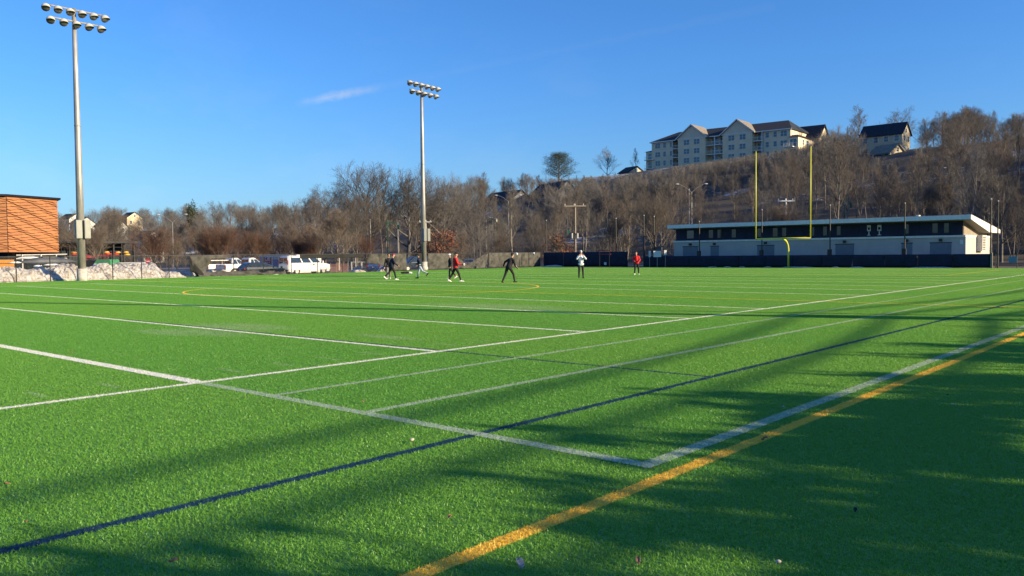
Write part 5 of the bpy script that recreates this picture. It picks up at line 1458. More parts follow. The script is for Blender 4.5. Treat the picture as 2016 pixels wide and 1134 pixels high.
def utility_pole(x, ytop, D, label, mat='polewood', arm=1.6, box=True, side=(-1, 1)):
    p = at_px(x, D); H = P(x, ytop, D).z - p.z
    t = thing('utility_pole', label, 'utility pole', p, math.atan2(RHT.y, RHT.x), 'utility poles with cross arms')
    MB().tube((0, 0, -.3), (0, 0, H), .13, .10, 10).build('pole_shaft', M[mat], t)
    a = MB().box((0, -.18, H - .35), (2 * arm, .12, .16)).build('cross_arm', M[mat], t)
    for k in (-.95, -.1, .75): MB().lathe([(.03, H - .27), (.06, H - .2), (.05, H - .02), (.02, H)], 8, Matrix.Translation((k * arm, -.18, 0))).build('insulator', M['offwhite'], a)
    if box:
        z = H * .50
        for sx in (-.55, .25): MB().tube((sx, -.35, z - .38), (sx, -.35, z + .38), .18, .18, 12).build('transformer', M['galv'], t)
        MB().box((-.1, -.2, z + .3), (1.7, .1, .1)).build('transformer_bracket', M['darksteel'], t)
    return t
utility_pole(1133, 401, 124, 'weathered wooden utility pole with cross arm and transformers left of the pale trees')
utility_pole(1547, 391, 132, 'white cross armed pole behind the goal post crossbar', 'white', 1.25, False)
utility_pole(839, 433, 150, 'pole with pale cross arm half hidden by the second floodlight pole', 'offwhite', 1.1, False)
utility_pole(1298, 372, 240, 'thin pole leaning among the trees below the apartments', 'polewood', .5, False)
def signal_arm(x, ytop, D, label, w, flip=1):
    p = at_px(x, D); H = P(x, ytop, D).z - p.z
    t = thing('signal_mast', label, 'signal mast', p, math.atan2(RHT.y, RHT.x), 'green signal masts along the road')
    MB().tube((0, 0, -.3), (0, 0, H + .5), .11, .09, 8).build('pole', M['greenpaint'], t)
    MB().tube((0, 0, H), (w * flip, 0, H - .12), .07, .05, 8).build('mast_arm', M['greenpaint'], t)
    MB().tube((w * flip, 0, H - .1), (w * flip, 0, H - 1.1), .05, .05, 6).build('drop_post', M['greenpaint'], t)
    MB().box((w * flip, -.1, H - .8), (.32, .25, .8)).build('signal_head', M['greenpaint'], t, bevel=.03)
    return t
signal_arm(969, 432, 142, 'green signal mast with a white box among the trees left of the navy fence', 1.7)
signal_arm(764, 438, 148, 'green signal mast left of the second floodlight pole', 1.9)
signal_arm(1662, 394, 140, 'green signal mast above the clubhouse roof right of the goal post', .95)
signal_arm(625, 447, 150, 'green signal mast behind the birches above the white van', 1.2, 1)
p = at_px(976, 142); q = P(976, 434, 142)
tag(MB().box((q.x, q.y, q.z), (.5, .3, .62)).build('signal_box', M['offwhite'], None, bevel=.04), 'white box hung on the green signal arm left of the navy fence', 'box')
q = P(1119, 457, 125)
tag(MB().box((q.x, q.y, q.z), (.3, .06, .6), math.atan2(RHT.y, RHT.x)).build('street_sign', M['greenpaint'], None, bevel=.01), 'small green street sign left of the wooden utility pole', 'sign')
for x, y, D, w, h, lab in ((1294, 500, 100, .9, .72, 'white sign board left of the clubhouse'), (1279, 500, 101, .25, .75, 'narrow white sign left of the white sign board'), (1310, 497, 99, .3, .55, 'small white sign on a post at the clubhouse corner')):
    q = P(x, y, D)
    t = thing('roadside_sign', lab, 'sign', (q.x, q.y, 0), math.atan2(RHT.y, RHT.x))
    MB().box((0, 0, q.z), (w, .03, h)).build('sign_board', M['white'], t); MB().tube((0, .05, -.2), (0, .05, q.z + h / 2), .03, .03, 6).build('sign_post', M['galv'], t)
q = P(1190, 498, 101)
t = thing('picnic_frame', 'dull red metal frame behind the tall navy fence', 'frame', (q.x, q.y, 0), 0)
for sx in (-.7, .7): MB().tube((sx, 0, -.2), (sx, 0, 1.95), .03, .03, 6).build('frame_post', M['darksteel'], t)
for z in (1.6, 2.05): MB().tube((-.9, 0, z), (.9, 0, z), .05, .05, 6).build('frame_rail', M['maroon'], t)
q = P(1051, 499, 96)
b = thing('soccer_ball', 'white ball with dark patches in the air above the fence corner', 'ball', q)
MB().ell((0, 0, 0), (.115, .115, .115), n=18, m=12).build('ball_cover', M['white'], b, True); b.scale = (1.5, 1.5, 1.5)
for th, ph in ((0, 0), (1.1, .5), (2.2, -.4), (-1.1, -.6), (3.3, .4), (-.2, 1.2), (.3, -1.2)):
    n_ = Vector((math.cos(th) * math.cos(ph), math.sin(th) * math.cos(ph), math.sin(ph)))
    MB().tube(n_ * .105, n_ * .1175, .05, .046, 5).build('ball_patch', M['black'], b)
q = P(1017, 500, 99); 
tag(MB().ell(q, (.17, .17, .17), n=14, m=10).build('post_globe', M['white'], None, True), 'small white globe on the fence top beside the black runner', 'globe')

# ------------------------------------------------------------------ woods
HILL = 'bare trees of the wood on the slope'
LEFTW = 'bare trees along the left skyline'
ROADW = 'bare trees between the road and the car park'
wood(34, 1255, 1640, 124, 225, ('tall_a', 'clump', 'narrow_a', 'spread_b', 'tall_c', 'tall_c', 'narrow_b'), (8, 17), HILL, 'bare grey brown tree in the wood below the apartment building', 1)
wood(54, 1600, 2120, 112, 205, ('tall_a', 'tall_c', 'narrow_a', 'narrow_b', 'tall_c', 'clump', 'spread_a'), (10, 20), HILL, 'bare grey brown tree in the wood above the right half of the clubhouse', 2)
wood(30, 1790, 2060, 205, 262, ('spread_a', 'domed_a', 'tall_a', 'domed_b'), (10, 17), HILL, 'bare tree on the ridge right of the gabled house', 3, (0, 26))
wood(38, 900, 1270, 128, 240, ('tall_a', 'tall_b', 'tall_c', 'spread_b', 'spread_a', 'narrow_a', 'clump'), (8, 18), HILL, 'bare tree in the wood left of the apartments and around the grey houses', 4)
wood(14, 900, 1270, 225, 285, ('spread_a', 'domed_a', 'tall_a'), (9, 16), HILL, 'bare tree on the skyline either side of the dark evergreen', 5, (0, 22))
wood(16, 1090, 1282, 228, 292, ('tall_a', 'narrow_a', 'spread_a', 'tall_b'), (5, 13), HILL, 'bare tree', 21, (-6, 14), minh=3)
wood(12, 1606, 1700, 236, 288, ('tall_a', 'tall_c', 'narrow_a', 'spread_a'), (8, 17), HILL, 'bare tree', 22, (-4, 30))
wood(36, 560, 930, 140, 240, ('domed_a', 'spread_a', 'spread_b', 'tall_a', 'tall_b', 'narrow_a'), (9, 18), LEFTW, 'bare tree among the oaks left and right of the second floodlight', 6, (0, 50))
wood(40, 110, 600, 175, 330, ('domed_a', 'domed_b', 'spread_a', 'spread_b', 'round_a', 'tall_a'), (9, 17), LEFTW, 'bare tree of the low wood left of the oaks', 7, (0, 40))
wood(18, 100, 640, 330, 430, ('domed_a', 'domed_b', 'spread_a'), (10, 16), LEFTW, 'bare tree on the far left hill behind the houses', 8, (0, 14))
wood(20, -60, 720, 126, 172, ('vase_b', 'round_red', 'vase_red', 'round_a', 'vase_a'), (6, 10), ROADW, 'bare tree between the car park and the far left wood', 9, (40, 70))
wood(4, -700, 0, 170, 330, ('domed_a', 'spread_a', 'tall_a'), (10, 16), LEFTW, 'bare tree behind the orange boathouse', 10, (0, 30))

def clump_arrays(seed, form):
    t, c = grow(seed, form); A = np.array(t + c); return A
def brush(name, label, n, x0, x1, d0, d1, hr, mat, seed, forms=('shrub',), small=.7, keep=2600):
    rng = random.Random(seed)
    me = seg_mesh('tmp', clump_arrays(900 + seed, forms[0])[:keep], mat, 3)
    V = np.zeros(len(me.vertices) * 3); me.vertices.foreach_get('co', V); V = V.reshape(-1, 3); V /= V[:, 2].max()
    T = np.zeros(len(me.loops), int); me.loops.foreach_get('vertex_index', T); T = T.reshape(-1, 4)
    bpy.data.meshes.remove(me)
    pts, rots, sc = [], [], []
    while len(pts) < n:
        x = rng.uniform(x0, x1); D = d0 + (d1 - d0) * rng.random() ** .8; p = at_px(x, D); hs = rng.uniform(*hr)
        hs = min(hs, h_for(p, top_limit(x, D, 0, rng, 8) + 4, x))
        if hs < min(hr[0] * .4, small): continue
        if 85 < p.y < 103 and -56 < p.x < -16: continue
        if any((p.x - q[0]) ** 2 + (p.y - q[1]) ** 2 < (q[2] * .8) ** 2 for q in KEEP): continue
        pts.append(tuple(p)); rots.append(rng.uniform(0, 6.28)); sc.append(hs)
    return scatter(name, V, T, None, np.array(pts), np.array(rots), np.array(sc), label, 'brush', mat)
brush('underbrush', 'tangled bare underbrush covering the wooded slope', 230, 860, 2300, 108, 262, (2.0, 5.5), BARK['brown'], 1)
brush('underbrush', 'thin tan brush along the road and below the left wood', 170, -200, 960, 128, 330, (1.8, 4.5), BARK['tan'], 2)
brush('far_wood', 'far bare wood closing the view behind the left skyline', 100, -300, 1000, 300, 450, (8, 13), BARK['grey'], 3, ('round',))
brush('thicket', 'dense young saplings under the trees of the slope', 60, 900, 2300, 112, 250, (4.5, 8.5), BARK['grey'], 4, ('vase',))

brush('dense_wood', 'mass of bare trees filling the slope between the single trees', 18, 1230, 2120, 118, 235, (8, 14), BARK['brown'], 5, ('tall',), 4, 9000)
brush('dense_wood', 'mass of bare trees filling the low wood on the left', 24, 100, 1230, 180, 300, (8, 14), BARK['grey'], 6, ('domed',), 4, 9000)
brush('dense_wood', 'mass of bare trees of the slope outside the picture on the right', 80, 2120, 3600, 112, 230, (11, 17), BARK['grey'], 7, ('tall',), 4, 9000)

brush('hill_scrub', 'low bare scrub along the brow of the hill below the apartments', 400, 1060, 1800, 190, 275, (3, 9), BARK['grey'], 9, ('shrub',), .5)

# oak shrubs that kept their brown leaves
def leafy(name, label, cat, p, h, w, n, mat, bark, seed, leaf=.09, flat=0.0, bottom=.1, tk='round_a', shape=1.0):
    rng = np.random.default_rng(seed)
    t = thing(name, label, cat, p, rng.uniform(0, 6))
    tm, cm, hh, ww = TREE[tk]; k = h / hh * .92
    o = link('trunk', tm, t); o.scale = (k, k, k); o = link('branches', cm, t); o.scale = (k, k, k)
    cl = rng.normal(0, 1, (max(12, n // 60), 3)); cl /= np.linalg.norm(cl, axis=1)[:, None]; cl *= rng.uniform(.35, 1, (len(cl), 1)) ** .5
    c = cl[rng.integers(0, len(cl), n)] + rng.normal(0, .16, (n, 3))
    P0 = c * np.array([w / 2, w / 2, h * (1 - bottom) / 2]) + np.array([0, 0, h * (bottom + (1 - bottom) / 2)])
    a = rng.normal(0, 1, (n, 3)); a /= np.linalg.norm(a, axis=1)[:, None]; b = np.cross(a, rng.normal(0, 1, (n, 3))); b /= np.linalg.norm(b, axis=1)[:, None]
    s = leaf * rng.uniform(.6, 1.4, (n, 1))
    V = np.stack([P0 - a * s, P0 + b * s * .5, P0 + a * s, P0 - b * s * .5], 1).reshape(-1, 3)
    T = np.arange(4 * n).reshape(-1, 4)
    tag(link('foliage', np_mesh('foliage', V, T, mat), t), kind='stuff'); return t
M['oakleaf'] = material('dry_oak_leaves', (.24, .105, .055), .9, var=.3, nscale=3, rand=.1)
M['needle'] = material('pine_needles', (.035, .055, .024), .8, var=.35, nscale=.6)
M['arbor'] = material('evergreen_foliage', (.030, .055, .022), .8, var=.35, nscale=1.2)
leafy('oak_shrub', 'rust brown leafy oak shrub right of the second floodlight pole', 'shrub', at_px(868, 122), h_for(at_px(868, 122), 452, 868), 5.2, 2600, M['oakleaf'], None, 1, .13)
leafy('oak_shrub', 'rust brown leafy shrub just left of the second floodlight base', 'shrub', at_px(838, 124), h_for(at_px(838, 124), 470, 838), 3.6, 1300, M['oakleaf'], None, 2, .13)
leafy('oak_shrub', 'low brown leafy shrub behind the tall navy fence', 'shrub', at_px(1098, 128), h_for(at_px(1098, 128), 462, 1098), 6.0, 1800, M['oakleaf'], None, 3, .12)
# pine on the ridge
pp = at_px(1102, 262); ph = h_for(pp, 306, 1102)
pine = thing('pine_tree', 'dark round topped pine standing above the bare trees', 'tree', pp)
rng = random.Random(3); tk_, ne = [], []
tk_.append((0, 0, -.3, 0, 0, ph * .96, .34, .06))
cen = []
for i in range(46):
    f = .30 + .70 * i / 45; z = ph * f * .97
    L = (.46 * ph) * math.sin(min(1, (1 - f) * 1.9 + .12) * PI / 2) ** .9 * rng.uniform(.75, 1.15); az = i * 2.4
    d = Vector((math.cos(az), math.sin(az), .28 + .25 * f)); e = Vector((0, 0, z)) + d * L
    tk_.append((0, 0, z, *e, .07, .03))
    for k in range(6): cen.append((Vector((0, 0, z)) + d * (L * (.45 + .11 * k))) + Vector((rng.uniform(-.5, .5), rng.uniform(-.5, .5), rng.uniform(-.1, .5))))
link('trunk', seg_mesh('trunk', tk_, BARK['brown'], 6), pine)
rg = np.random.default_rng(4); n = 16000
c = np.array([list(q) for q in cen])[rg.integers(0, len(cen), n)] + rg.normal(0, 1, (n, 3)) * np.array([.62, .62, .34])
a = rg.normal(0, 1, (n, 3)) + np.array([0, 0, .7]); a /= np.linalg.norm(a, axis=1)[:, None]; b = np.cross(a, rg.normal(0, 1, (n, 3))); b /= np.linalg.norm(b, axis=1)[:, None]
V = np.stack([c - b * .03, c + b * .03, c + a * .34], 1).reshape(-1, 3)
tag(link('needles', np_mesh('needles', V, np.arange(3 * n).reshape(-1, 3), M['needle']), pine), kind='stuff')
pp = at_px(384, 270)
leafy('evergreen_tree', 'small dark evergreen on the skyline left of the oaks', 'tree', pp, h_for(pp, 402, 384), 4.5, 2600, M['needle'], None, 9, .28)

# evergreen hedge and tall trees along the near side line, out of the picture on the right: they cast the shade on the turf
rg = np.random.default_rng(21); LV = []
for i in range(46):
    v = -12 + i * 1.55
    gap = 11.6 < v < 13.4
    hh = 3.9 + .15 * math.sin(v * .45) + rg.uniform(-.12, .15); n = 500 if gap else 2600
    cl = rg.normal(0, 1, (40, 3)); cl /= np.linalg.norm(cl, axis=1)[:, None]; cl *= rg.uniform(.3, 1, (40, 1)) ** .5
    c = (cl[rg.integers(0, 40, n)] + rg.normal(0, .17, (n, 3))) * np.array([1.15, 1.15, hh / 2]) + np.array([9.2 + rg.uniform(-.4, .4), v, hh / 2])
    if gap: c[:, 2] = hh * (.93 + .07 * c[:, 2] / hh)
    a = rg.normal(0, 1, (n, 3)); a /= np.linalg.norm(a, axis=1)[:, None]; b = np.cross(a, rg.normal(0, 1, (n, 3))); b /= np.linalg.norm(b, axis=1)[:, None]
    s = .17 * rg.uniform(.6, 1.4, (n, 1)); LV.append(np.stack([c - a * s, c + b * s * .5, c + a * s, c - b * s * .5], 1).reshape(-1, 3))
LV = np.concatenate(LV)
tag(link('evergreen_hedge', np_mesh('evergreen_hedge', LV, np.arange(len(LV)).reshape(-1, 4), M['arbor'])), 'dense evergreen hedge beside the near side line outside the picture', 'hedge', kind='stuff')
rng = random.Random(21)
# overhead line of the road beside the pitch
for i, v in enumerate((-8.0, 31.0, 70.0)):
    t = thing('utility_pole', ('nearest', 'middle', 'farthest')[i] + ' wooden utility pole of the overhead line outside the picture', 'utility pole', (14, v, -.1))
    MB().tube((0, 0, 0), (0, 0, 8.6), .12, .09, 10).build('pole_shaft', M['polewood'], t)
    for z in (7.4, 6.7, 6.0): MB().box((0, 0, z), (.5, .12, .12)).build('cable_bracket', M['darksteel'], t)
for k, (z, r, sag) in enumerate(((7.42, .055, .85), (6.72, .06, .75), (6.02, .07, .7))):
    pts = []
    for i in range(61):
        v = -8 + 78 * i / 60; q = ((v + 8) % 39) / 39
        pts.append((14.2, v, z - sag * 4 * q * (1 - q)))
    tag(MB().path(pts, r, 8).build('overhead_cable', M['black'], None, True), ('topmost', 'middle', 'lowest')[k] + ' thick black overhead cable beside the pitch outside the picture', 'cable')
ROW_KINDS = ('tall_a', 'spread_b', 'narrow_a', 'tall_b', 'tall_c', 'narrow_b')
ORD_ROW = ('nearest', 'second', 'third', 'fourth', 'fifth', 'sixth', 'seventh', 'farthest')
for i in range(8):
    v = -6 + i * 9.5 + rng.uniform(-.8, .8)
    tree(ROW_KINDS[i % 6], 'bare_tree', ORD_ROW[i] + ' bare tree of the row behind the evergreen hedge outside the picture', (16 + rng.uniform(-.8, .8), v, -.1), (7.0 if i % 3 == 1 else rng.uniform(4.8, 5.6)), i * 1.3, 'row of trees behind the evergreen hedge', 1.15)

# labels of the forest trees: kind, depth and the landmark each stands by
ADJ = {'tall_a': 'tall brown-twigged', 'tall_b': 'tall dark brown', 'tall_c': 'tall pale-trunked', 'narrow_a': 'narrow brown-twigged', 'narrow_b': 'narrow pale-trunked', 'spread_a': 'spreading grey', 'spread_b': 'spreading brown',
       'domed_a': 'domed brown-twigged', 'domed_b': 'domed grey', 'vase_a': 'pale many-stemmed', 'vase_b': 'grey many-stemmed', 'vase_red': 'russet many-stemmed', 'round_a': 'rounded tan', 'round_red': 'rounded russet', 'clump': 'pale clumped'}
MARKS = [(-200, 'behind the orange boathouse'), (135, 'left of the tall floodlight'), (210, 'right of the tall floodlight'), (300, 'above the do not enter sign'), (345, 'by the first street lamp'), (400, 'above the torn screen'), (450, 'above the pickups'), (512, 'above the dark wagon'), (560, 'above the banner shed'),
         (610, 'above the white van'), (660, 'right of the white van'), (720, 'by the tallest oak'), (770, 'between the two tallest oaks'), (815, 'by the second floodlight'), (865, 'right of the second floodlight'), (915, 'above the red hoodie'), (960, 'by the row house'), (1005, 'above the black runner'), (1060, 'by the grey gabled house'), (1105, 'below the pine'),
         (1150, 'by the utility pole'), (1200, 'above the tall navy fence'), (1250, 'above the gate gap'), (1300, 'left of the clubhouse'), (1360, 'above the clubhouse left end'), (1425, 'below the left gable'), (1480, 'by the left goal upright'), (1540, 'between the goal uprights'), (1600, 'by the right goal upright'), (1650, 'right of the goal post'),
         (1700, 'left of the gabled house'), (1750, 'below the gabled house'), (1800, 'right of the gabled house'), (1860, 'above the clubhouse right end'), (1920, 'above the clubhouse corner'), (1975, 'above the blue sign'), (2016, 'at the right edge'), (2150, 'beyond the right edge')]
byl = {}
for o, key, x, D in FOREST:
    mk = min(MARKS, key=lambda q: abs(q[0] - x))[1]
    dp = 'at the front' if D < 150 else ('midway back' if D < 215 else 'far back')
    byl.setdefault(ADJ[key] + ' bare tree ' + dp + ' ' + mk, []).append((x, o))
ORD = ('leftmost', 'second', 'third', 'fourth', 'fifth', 'sixth', 'seventh', 'eighth', 'ninth', 'tenth')
for lab, lst in byl.items():
    lst.sort(key=lambda q: q[0])
    for i, (x, o) in enumerate(lst):
        o['label'] = lab if len(lst) == 1 else (ORD[min(i, 9)] + ' ' + lab)

# ------------------------------------------------------------------ people (local: +Y forward, +X right, Z up)
def person(label, px, py, head_deg, height, lean=(0, 0), legs=None, arms=None, look=0.0, nod=0.0, top='blackcloth', trousers='blackcloth', shoes='shoewhite', hat=None, hair='hairdark', hood=False, stripe=False, socks=None, beard=False):
    """legs/arms: for right (+1) and left (-1): legs (flex, knee, out), arms (flex, out, elbow, twist); degrees"""
    R_ = math.radians
    H = 1.78
    hip_z = .93
    pel = Vector((0, 0, hip_z))
    lf, ls = R_(lean[0]), R_(lean[1])
    up = (Vector((math.sin(ls), math.sin(lf), math.cos(lf) * math.cos(ls)))).normalized()
    right = (Vector((1, 0, 0)) - up * up.x).normalized(); fwd = up.cross(right)
    chest = pel + up * .36; neck = pel + up * .53
    hd_up = (up + Vector((0, 0, .8)) + fwd * math.sin(R_(nod)) * 1.2).normalized()
    head = neck + hd_up * .19 + fwd * .02
    J = {}
    for sd in (1, -1):
        fl, kn, out = legs[0 if sd > 0 else 1]
        hip = pel + Vector((sd * .095, 0, -.03))
        a = R_(fl); d = Vector((sd * math.sin(R_(out)), math.sin(a), -math.cos(a))).normalized()
        knee = hip + d * .43
        b = a - R_(kn); e = Vector((sd * math.sin(R_(out)) * .7, math.sin(b), -math.cos(b))).normalized()
        ank = knee + e * .42
        J['leg', sd] = (hip, knee, ank, b)
        fl, out, el, tw = arms[0 if sd > 0 else 1]
        sh = chest + up * .10 + right * (sd * .185)
        a = R_(fl)
        d = (right * (sd * math.sin(R_(out))) + fwd * math.sin(a) * math.cos(R_(out)) - up * math.cos(a) * math.cos(R_(out))).normalized()
        elb = sh + d * .29
        # elbow bends forward and, with twist, inward
        perp = (fwd * math.cos(a) + up * math.sin(a)); perp = (perp - right * (sd * math.tan(R_(tw)))).normalized(); perp = (perp - d * perp.dot(d)).normalized()
        e = (d * math.cos(R_(el)) + perp * math.sin(R_(el))).normalized()
        wr = elb + e * .255
        J['arm', sd] = (sh, elb, wr, e, perp)
    zmin = min(J['leg', sd][2].z for sd in (1, -1)) - .085
    hd = R_(head_deg); hv = RHT * math.cos(hd) + HAT * math.sin(hd)
    g = G(px, py)
    t = thing('person', label, 'person', (g.x, g.y, 0), math.atan2(hv.y, hv.x) - PI / 2)
    s = height / H; t.scale = (s, s, s)
    off = Vector((0, 0, -zmin + .012))
    def sh_(p): return p + off
    # ---- body: one continuous surface grown from overlapping limbs
    b = MB()
    b.capsule(sh_(pel), sh_(chest), .125, .145); b.capsule(sh_(pel + right * .05), sh_(pel - right * .05), .115, .115)
    b.capsule(sh_(chest + up * .08 + right * .12), sh_(chest + up * .08 - right * .12), .085, .085)
    b.capsule(sh_(neck - up * .04), sh_(head), .058, .055)
    hf = (fwd - hd_up * fwd.dot(hd_up)).normalized(); hr = hf.cross(hd_up)
    q = Matrix.Rotation(R_(-look), 3, hd_up); hf = q @ hf; hr = q @ hr
    HR = Matrix((hr, hf, hd_up)).transposed()
    hc = sh_(head + hd_up * .055)
    b.ell(hc, (.074, .095, .112), HR, 18, 12)
    b.ell(hc + hf * .035 - hd_up * .065, (.052, .062, .055), HR, 12, 8)
    b.capsule(hc + hf * .088 + hd_up * .012, hc + hf * .112 - hd_up * .022, .010, .016, 8)
    for sd in (1, -1):
        b.ell(hc + hr * (sd * .077) - hd_up * .008, (.012, .022, .034), HR, 8, 6)
        b.capsule(hc + hf * .078 + hr * sd * .032 + hd_up * .030, hc + hf * .083 + hr * sd * .012 + hd_up * .030, .012, .010, 8)
    b.capsule(hc + hf * .092 + hr * .018 - hd_up * .055, hc + hf * .092 - hr * .018 - hd_up * .055, .010, .010, 8)
    for sd in (1, -1):
        hip, knee, ank, bb = J['leg', sd]
        b.capsule(sh_(hip), sh_(knee), .085, .052); b.capsule(sh_(knee), sh_(ank), .055, .036)
        fd = Vector((sd * .15, math.cos(min(bb, .15) if bb > 0 else bb * .75), math.sin(bb * .75) if bb < 0 else 0)).normalized()
        b.capsule(sh_(ank + Vector((0, 0, -.045)) - fd * .04), sh_(ank + Vector((0, 0, -.052)) + fd * .14), .036, .030)
        sh, elb, wr, e, perp = J['arm', sd]
        b.capsule(sh_(sh), sh_(elb), .052, .042); b.capsule(sh_(elb), sh_(wr), .042, .028)
        palm = wr + e * .075
        w = e.cross(perp).normalized()
        b.capsule(sh_(wr), sh_(palm), .027, .031)
        for k, (o, l) in enumerate(((-.027, .070), (-.009, .082), (.009, .076), (.026, .060))):
            f0 = palm + w * o + e * .008; f1 = f0 + (e + perp * .25).normalized() * (l * .5); f2 = f1 + (e * .75 + perp * .7).normalized() * (l * .5)
            b.capsule(sh_(f0), sh_(f1), .0095, .009, 6, 2); b.capsule(sh_(f1), sh_(f2), .009, .0078, 6, 2)
        th0 = wr + e * .03 - w * .026; th1 = th0 + (e * .6 - w * .7 + perp * .4).normalized() * .045; th2 = th1 + (e + perp * .4).normalized() * .03
        b.capsule(sh_(th0), sh_(th1), .013, .011, 6, 2); b.capsule(sh_(th1), sh_(th2), .011, .009, 6, 2)
    def grown(mb, name, mat, vox, it=4):
        o = mb.build(name, M[mat], t, True)
        m = o.modifiers.new('surface', 'REMESH'); m.mode = 'VOXEL'; m.voxel_size = vox; m.use_smooth_shade = True
        m2 = o.modifiers.new('smooth', 'SMOOTH'); m2.factor = .5; m2.iterations = it
        return o
    body = grown(b, 'body', 'skin', .0085, 3)
    for sd in (1, -1):
        MB().ell(hc + hf * .086 + hr * (sd * .031) + hd_up * .012, (.011, .008, .008), HR, 10, 6).build('eye', M['hairdark'], t)
    # ---- clothes
    c = MB()
    c.capsule(sh_(pel + up * .04), sh_(chest), .158, .172); c.capsule(sh_(pel + right * .055 - up * .02), sh_(pel - right * .055 - up * .02), .142, .142)
    c.capsule(sh_(chest + up * .085 + right * .125), sh_(chest + up * .085 - right * .125), .098, .098)
    c.capsule(sh_(chest + up * .12), sh_(neck + up * .015), .105, .078)
    if hood: c.capsule(sh_(neck - fwd * .06 + right * .06), sh_(neck - fwd * .06 - right * .06), .062, .062); c.capsule(sh_(neck - fwd * .1 - up * .05), sh_(neck - fwd * .07), .07, .06)
    for sd in (1, -1):
        sh, elb, wr, e, perp = J['arm', sd]
        c.capsule(sh_(sh), sh_(elb), .076, .062); c.capsule(sh_(elb), sh_(wr - e * .01), .062, .045)
    grown(c, 'jacket', top, .013, 4)
    c = MB()
    c.capsule(sh_(pel + right * .05 + up * .02), sh_(pel - right * .05 + up * .02), .138, .138)
    for sd in (1, -1):
        hip, knee, ank, bb = J['leg', sd]
        c.capsule(sh_(hip), sh_(knee), .102, .072); c.capsule(sh_(knee), sh_(ank + (knee - ank).normalized() * .035), .072, .052)
    grown(c, 'trousers', trousers, .013, 4)
    for sd in (1, -1):
        hip, knee, ank, bb = J['leg', sd]
        fd = Vector((sd * .15, math.cos(min(bb, .15) if bb > 0 else bb * .75), math.sin(bb * .75) if bb < 0 else 0)).normalized()
        c = MB(); o_ = Vector((0, 0, -.045))
        c.capsule(sh_(ank + o_ - fd * .055), sh_(ank + o_ + fd * .05), .046, .046); c.capsule(sh_(ank + o_ + fd * .02), sh_(ank + Vector((0, 0, -.055)) + fd * .165), .046, .034)
        c.capsule(sh_(ank + o_ - fd * .02), sh_(ank + Vector((0, 0, .0))), .048, .045)
        grown(c, 'shoe', shoes, .011, 3)
        if socks:
            MB().tube(sh_(ank + (ank - knee).normalized() * -.09), sh_(ank), .060, .056, 12).build('sock', M[socks], t, True)
        if stripe:
            sh, elb, wr, e, perp = J['arm', sd]
            w = (right * sd).normalized()
            MB().tube(sh_(elb + (wr - elb) * .1 + w * .055), sh_(elb + (wr - elb) * .85 + w * .044), .012, .010, 6).build('sleeve_stripe', M['whitecloth'], t, True)
    if hat:
        c = MB()
        c.ell(hc + hd_up * .035 - hf * .006, (.086, .105, .088), HR, 16, 10)
        if hat[1]: c.ell(hc + hd_up * .045 + hf * .12, (.062, .07, .012), HR, 14, 6)
        grown(c, 'cap' if hat[1] else 'beanie', hat[0], .009, 2)
        MB().ell(hc - hf * .045 - hd_up * .012, (.078, .062, .070), HR, 14, 8).build('hair', M[hair], t, True)
    else:
        c = MB(); c.ell(hc + hd_up * .030 - hf * .018, (.083, .098, .098), HR, 16, 10); c.ell(hc - hf * .045 - hd_up * .02, (.078, .064, .075), HR, 12, 8)
        c.ell(hc + hd_up * .085 + hf * .05, (.055, .04, .03), HR, 10, 6)
        grown(c, 'hair', hair, .010, 2)
    if beard: MB().ell(hc + hf * .045 - hd_up * .085, (.055, .055, .035), HR, 12, 8).build('beard', M[hair], t, True)
    hand = {sd: (t, sh_(J['arm', sd][2] + J['arm', sd][3] * .09)) for sd in (1, -1)}
    return t, hand, s
# flex, knee, out  /  flex, out, elbow, twist
person('person in black top and taupe trousers walking beside the navy jacket', 765.5, 550, -70, 1.80, (2, 0), [(16, 12, 3), (-12, 14, 3)], [(-8, 14, 22, 5), (10, 14, 25, 5)], -10, 0, 'blackcloth', 'stone', 'shoewhite')
person('person in navy jacket and black trousers stepping in front of the taupe trousers', 772, 551.5, 25, 1.83, (7, -4), [(22, 10, 0), (-24, 26, 0)], [(26, 10, 35, 5), (-22, 14, 30, 0)], 25, 8, 'navycloth', 'blackcloth', 'shoewhite', ('maroon', False))
person('person in dark hoodie and pale blue trousers running left', 827, 548.5, 172, 1.80, (8, 0), [(18, 8, 2), (-30, 38, 2)], [(14, 8, 75, 15), (-24, 14, 80, 5)], 18, 4, 'navycloth', 'bluegrey', 'blackcloth', None, hood=True)
person('person in white cap and dark clothes with orange socks behind the red hoodie', 887.5, 549.5, 188, 1.74, (3, 0), [(10, 6, 2), (-16, 24, 2)], [(4, 8, 28, 10), (-10, 12, 30, 5)], -20, 4, 'blackcloth', 'greycloth', 'shoewhite', ('whitecloth', True), socks='orangecloth')
pr, hands, s_ = person('person in red hoodie and black cap striding right with a ball', 897, 555, 12, 1.86, (2, 0), [(26, 10, 2), (-24, 8, 2)], [(22, 8, 62, 0), (-6, 12, 20, 5)], 20, 2, 'redcloth', 'blackcloth', 'shoewhite', ('blackcloth', True), hood=True)
person('person in black tracksuit lunging to the right, seen from behind', 1001.5, 557, 48, 1.86, (24, 8), [(34, 26, 8), (-10, 14, 14)], [(30, 22, 40, 5), (-30, 24, 45, 0)], 0, -12, 'blackcloth', 'blackcloth', 'blackcloth', ('blackcloth', False), stripe=True)
person('person in white jacket and white cap raising both hands to the face', 1144, 548, -88, 1.86, (-2, 0), [(2, 2, 4), (-1, 2, 4)], [(58, 22, 118, 32), (58, 22, 118, 32)], 0, 4, 'whitecloth', 'blackcloth', 'blackcloth', ('whitecloth', True))
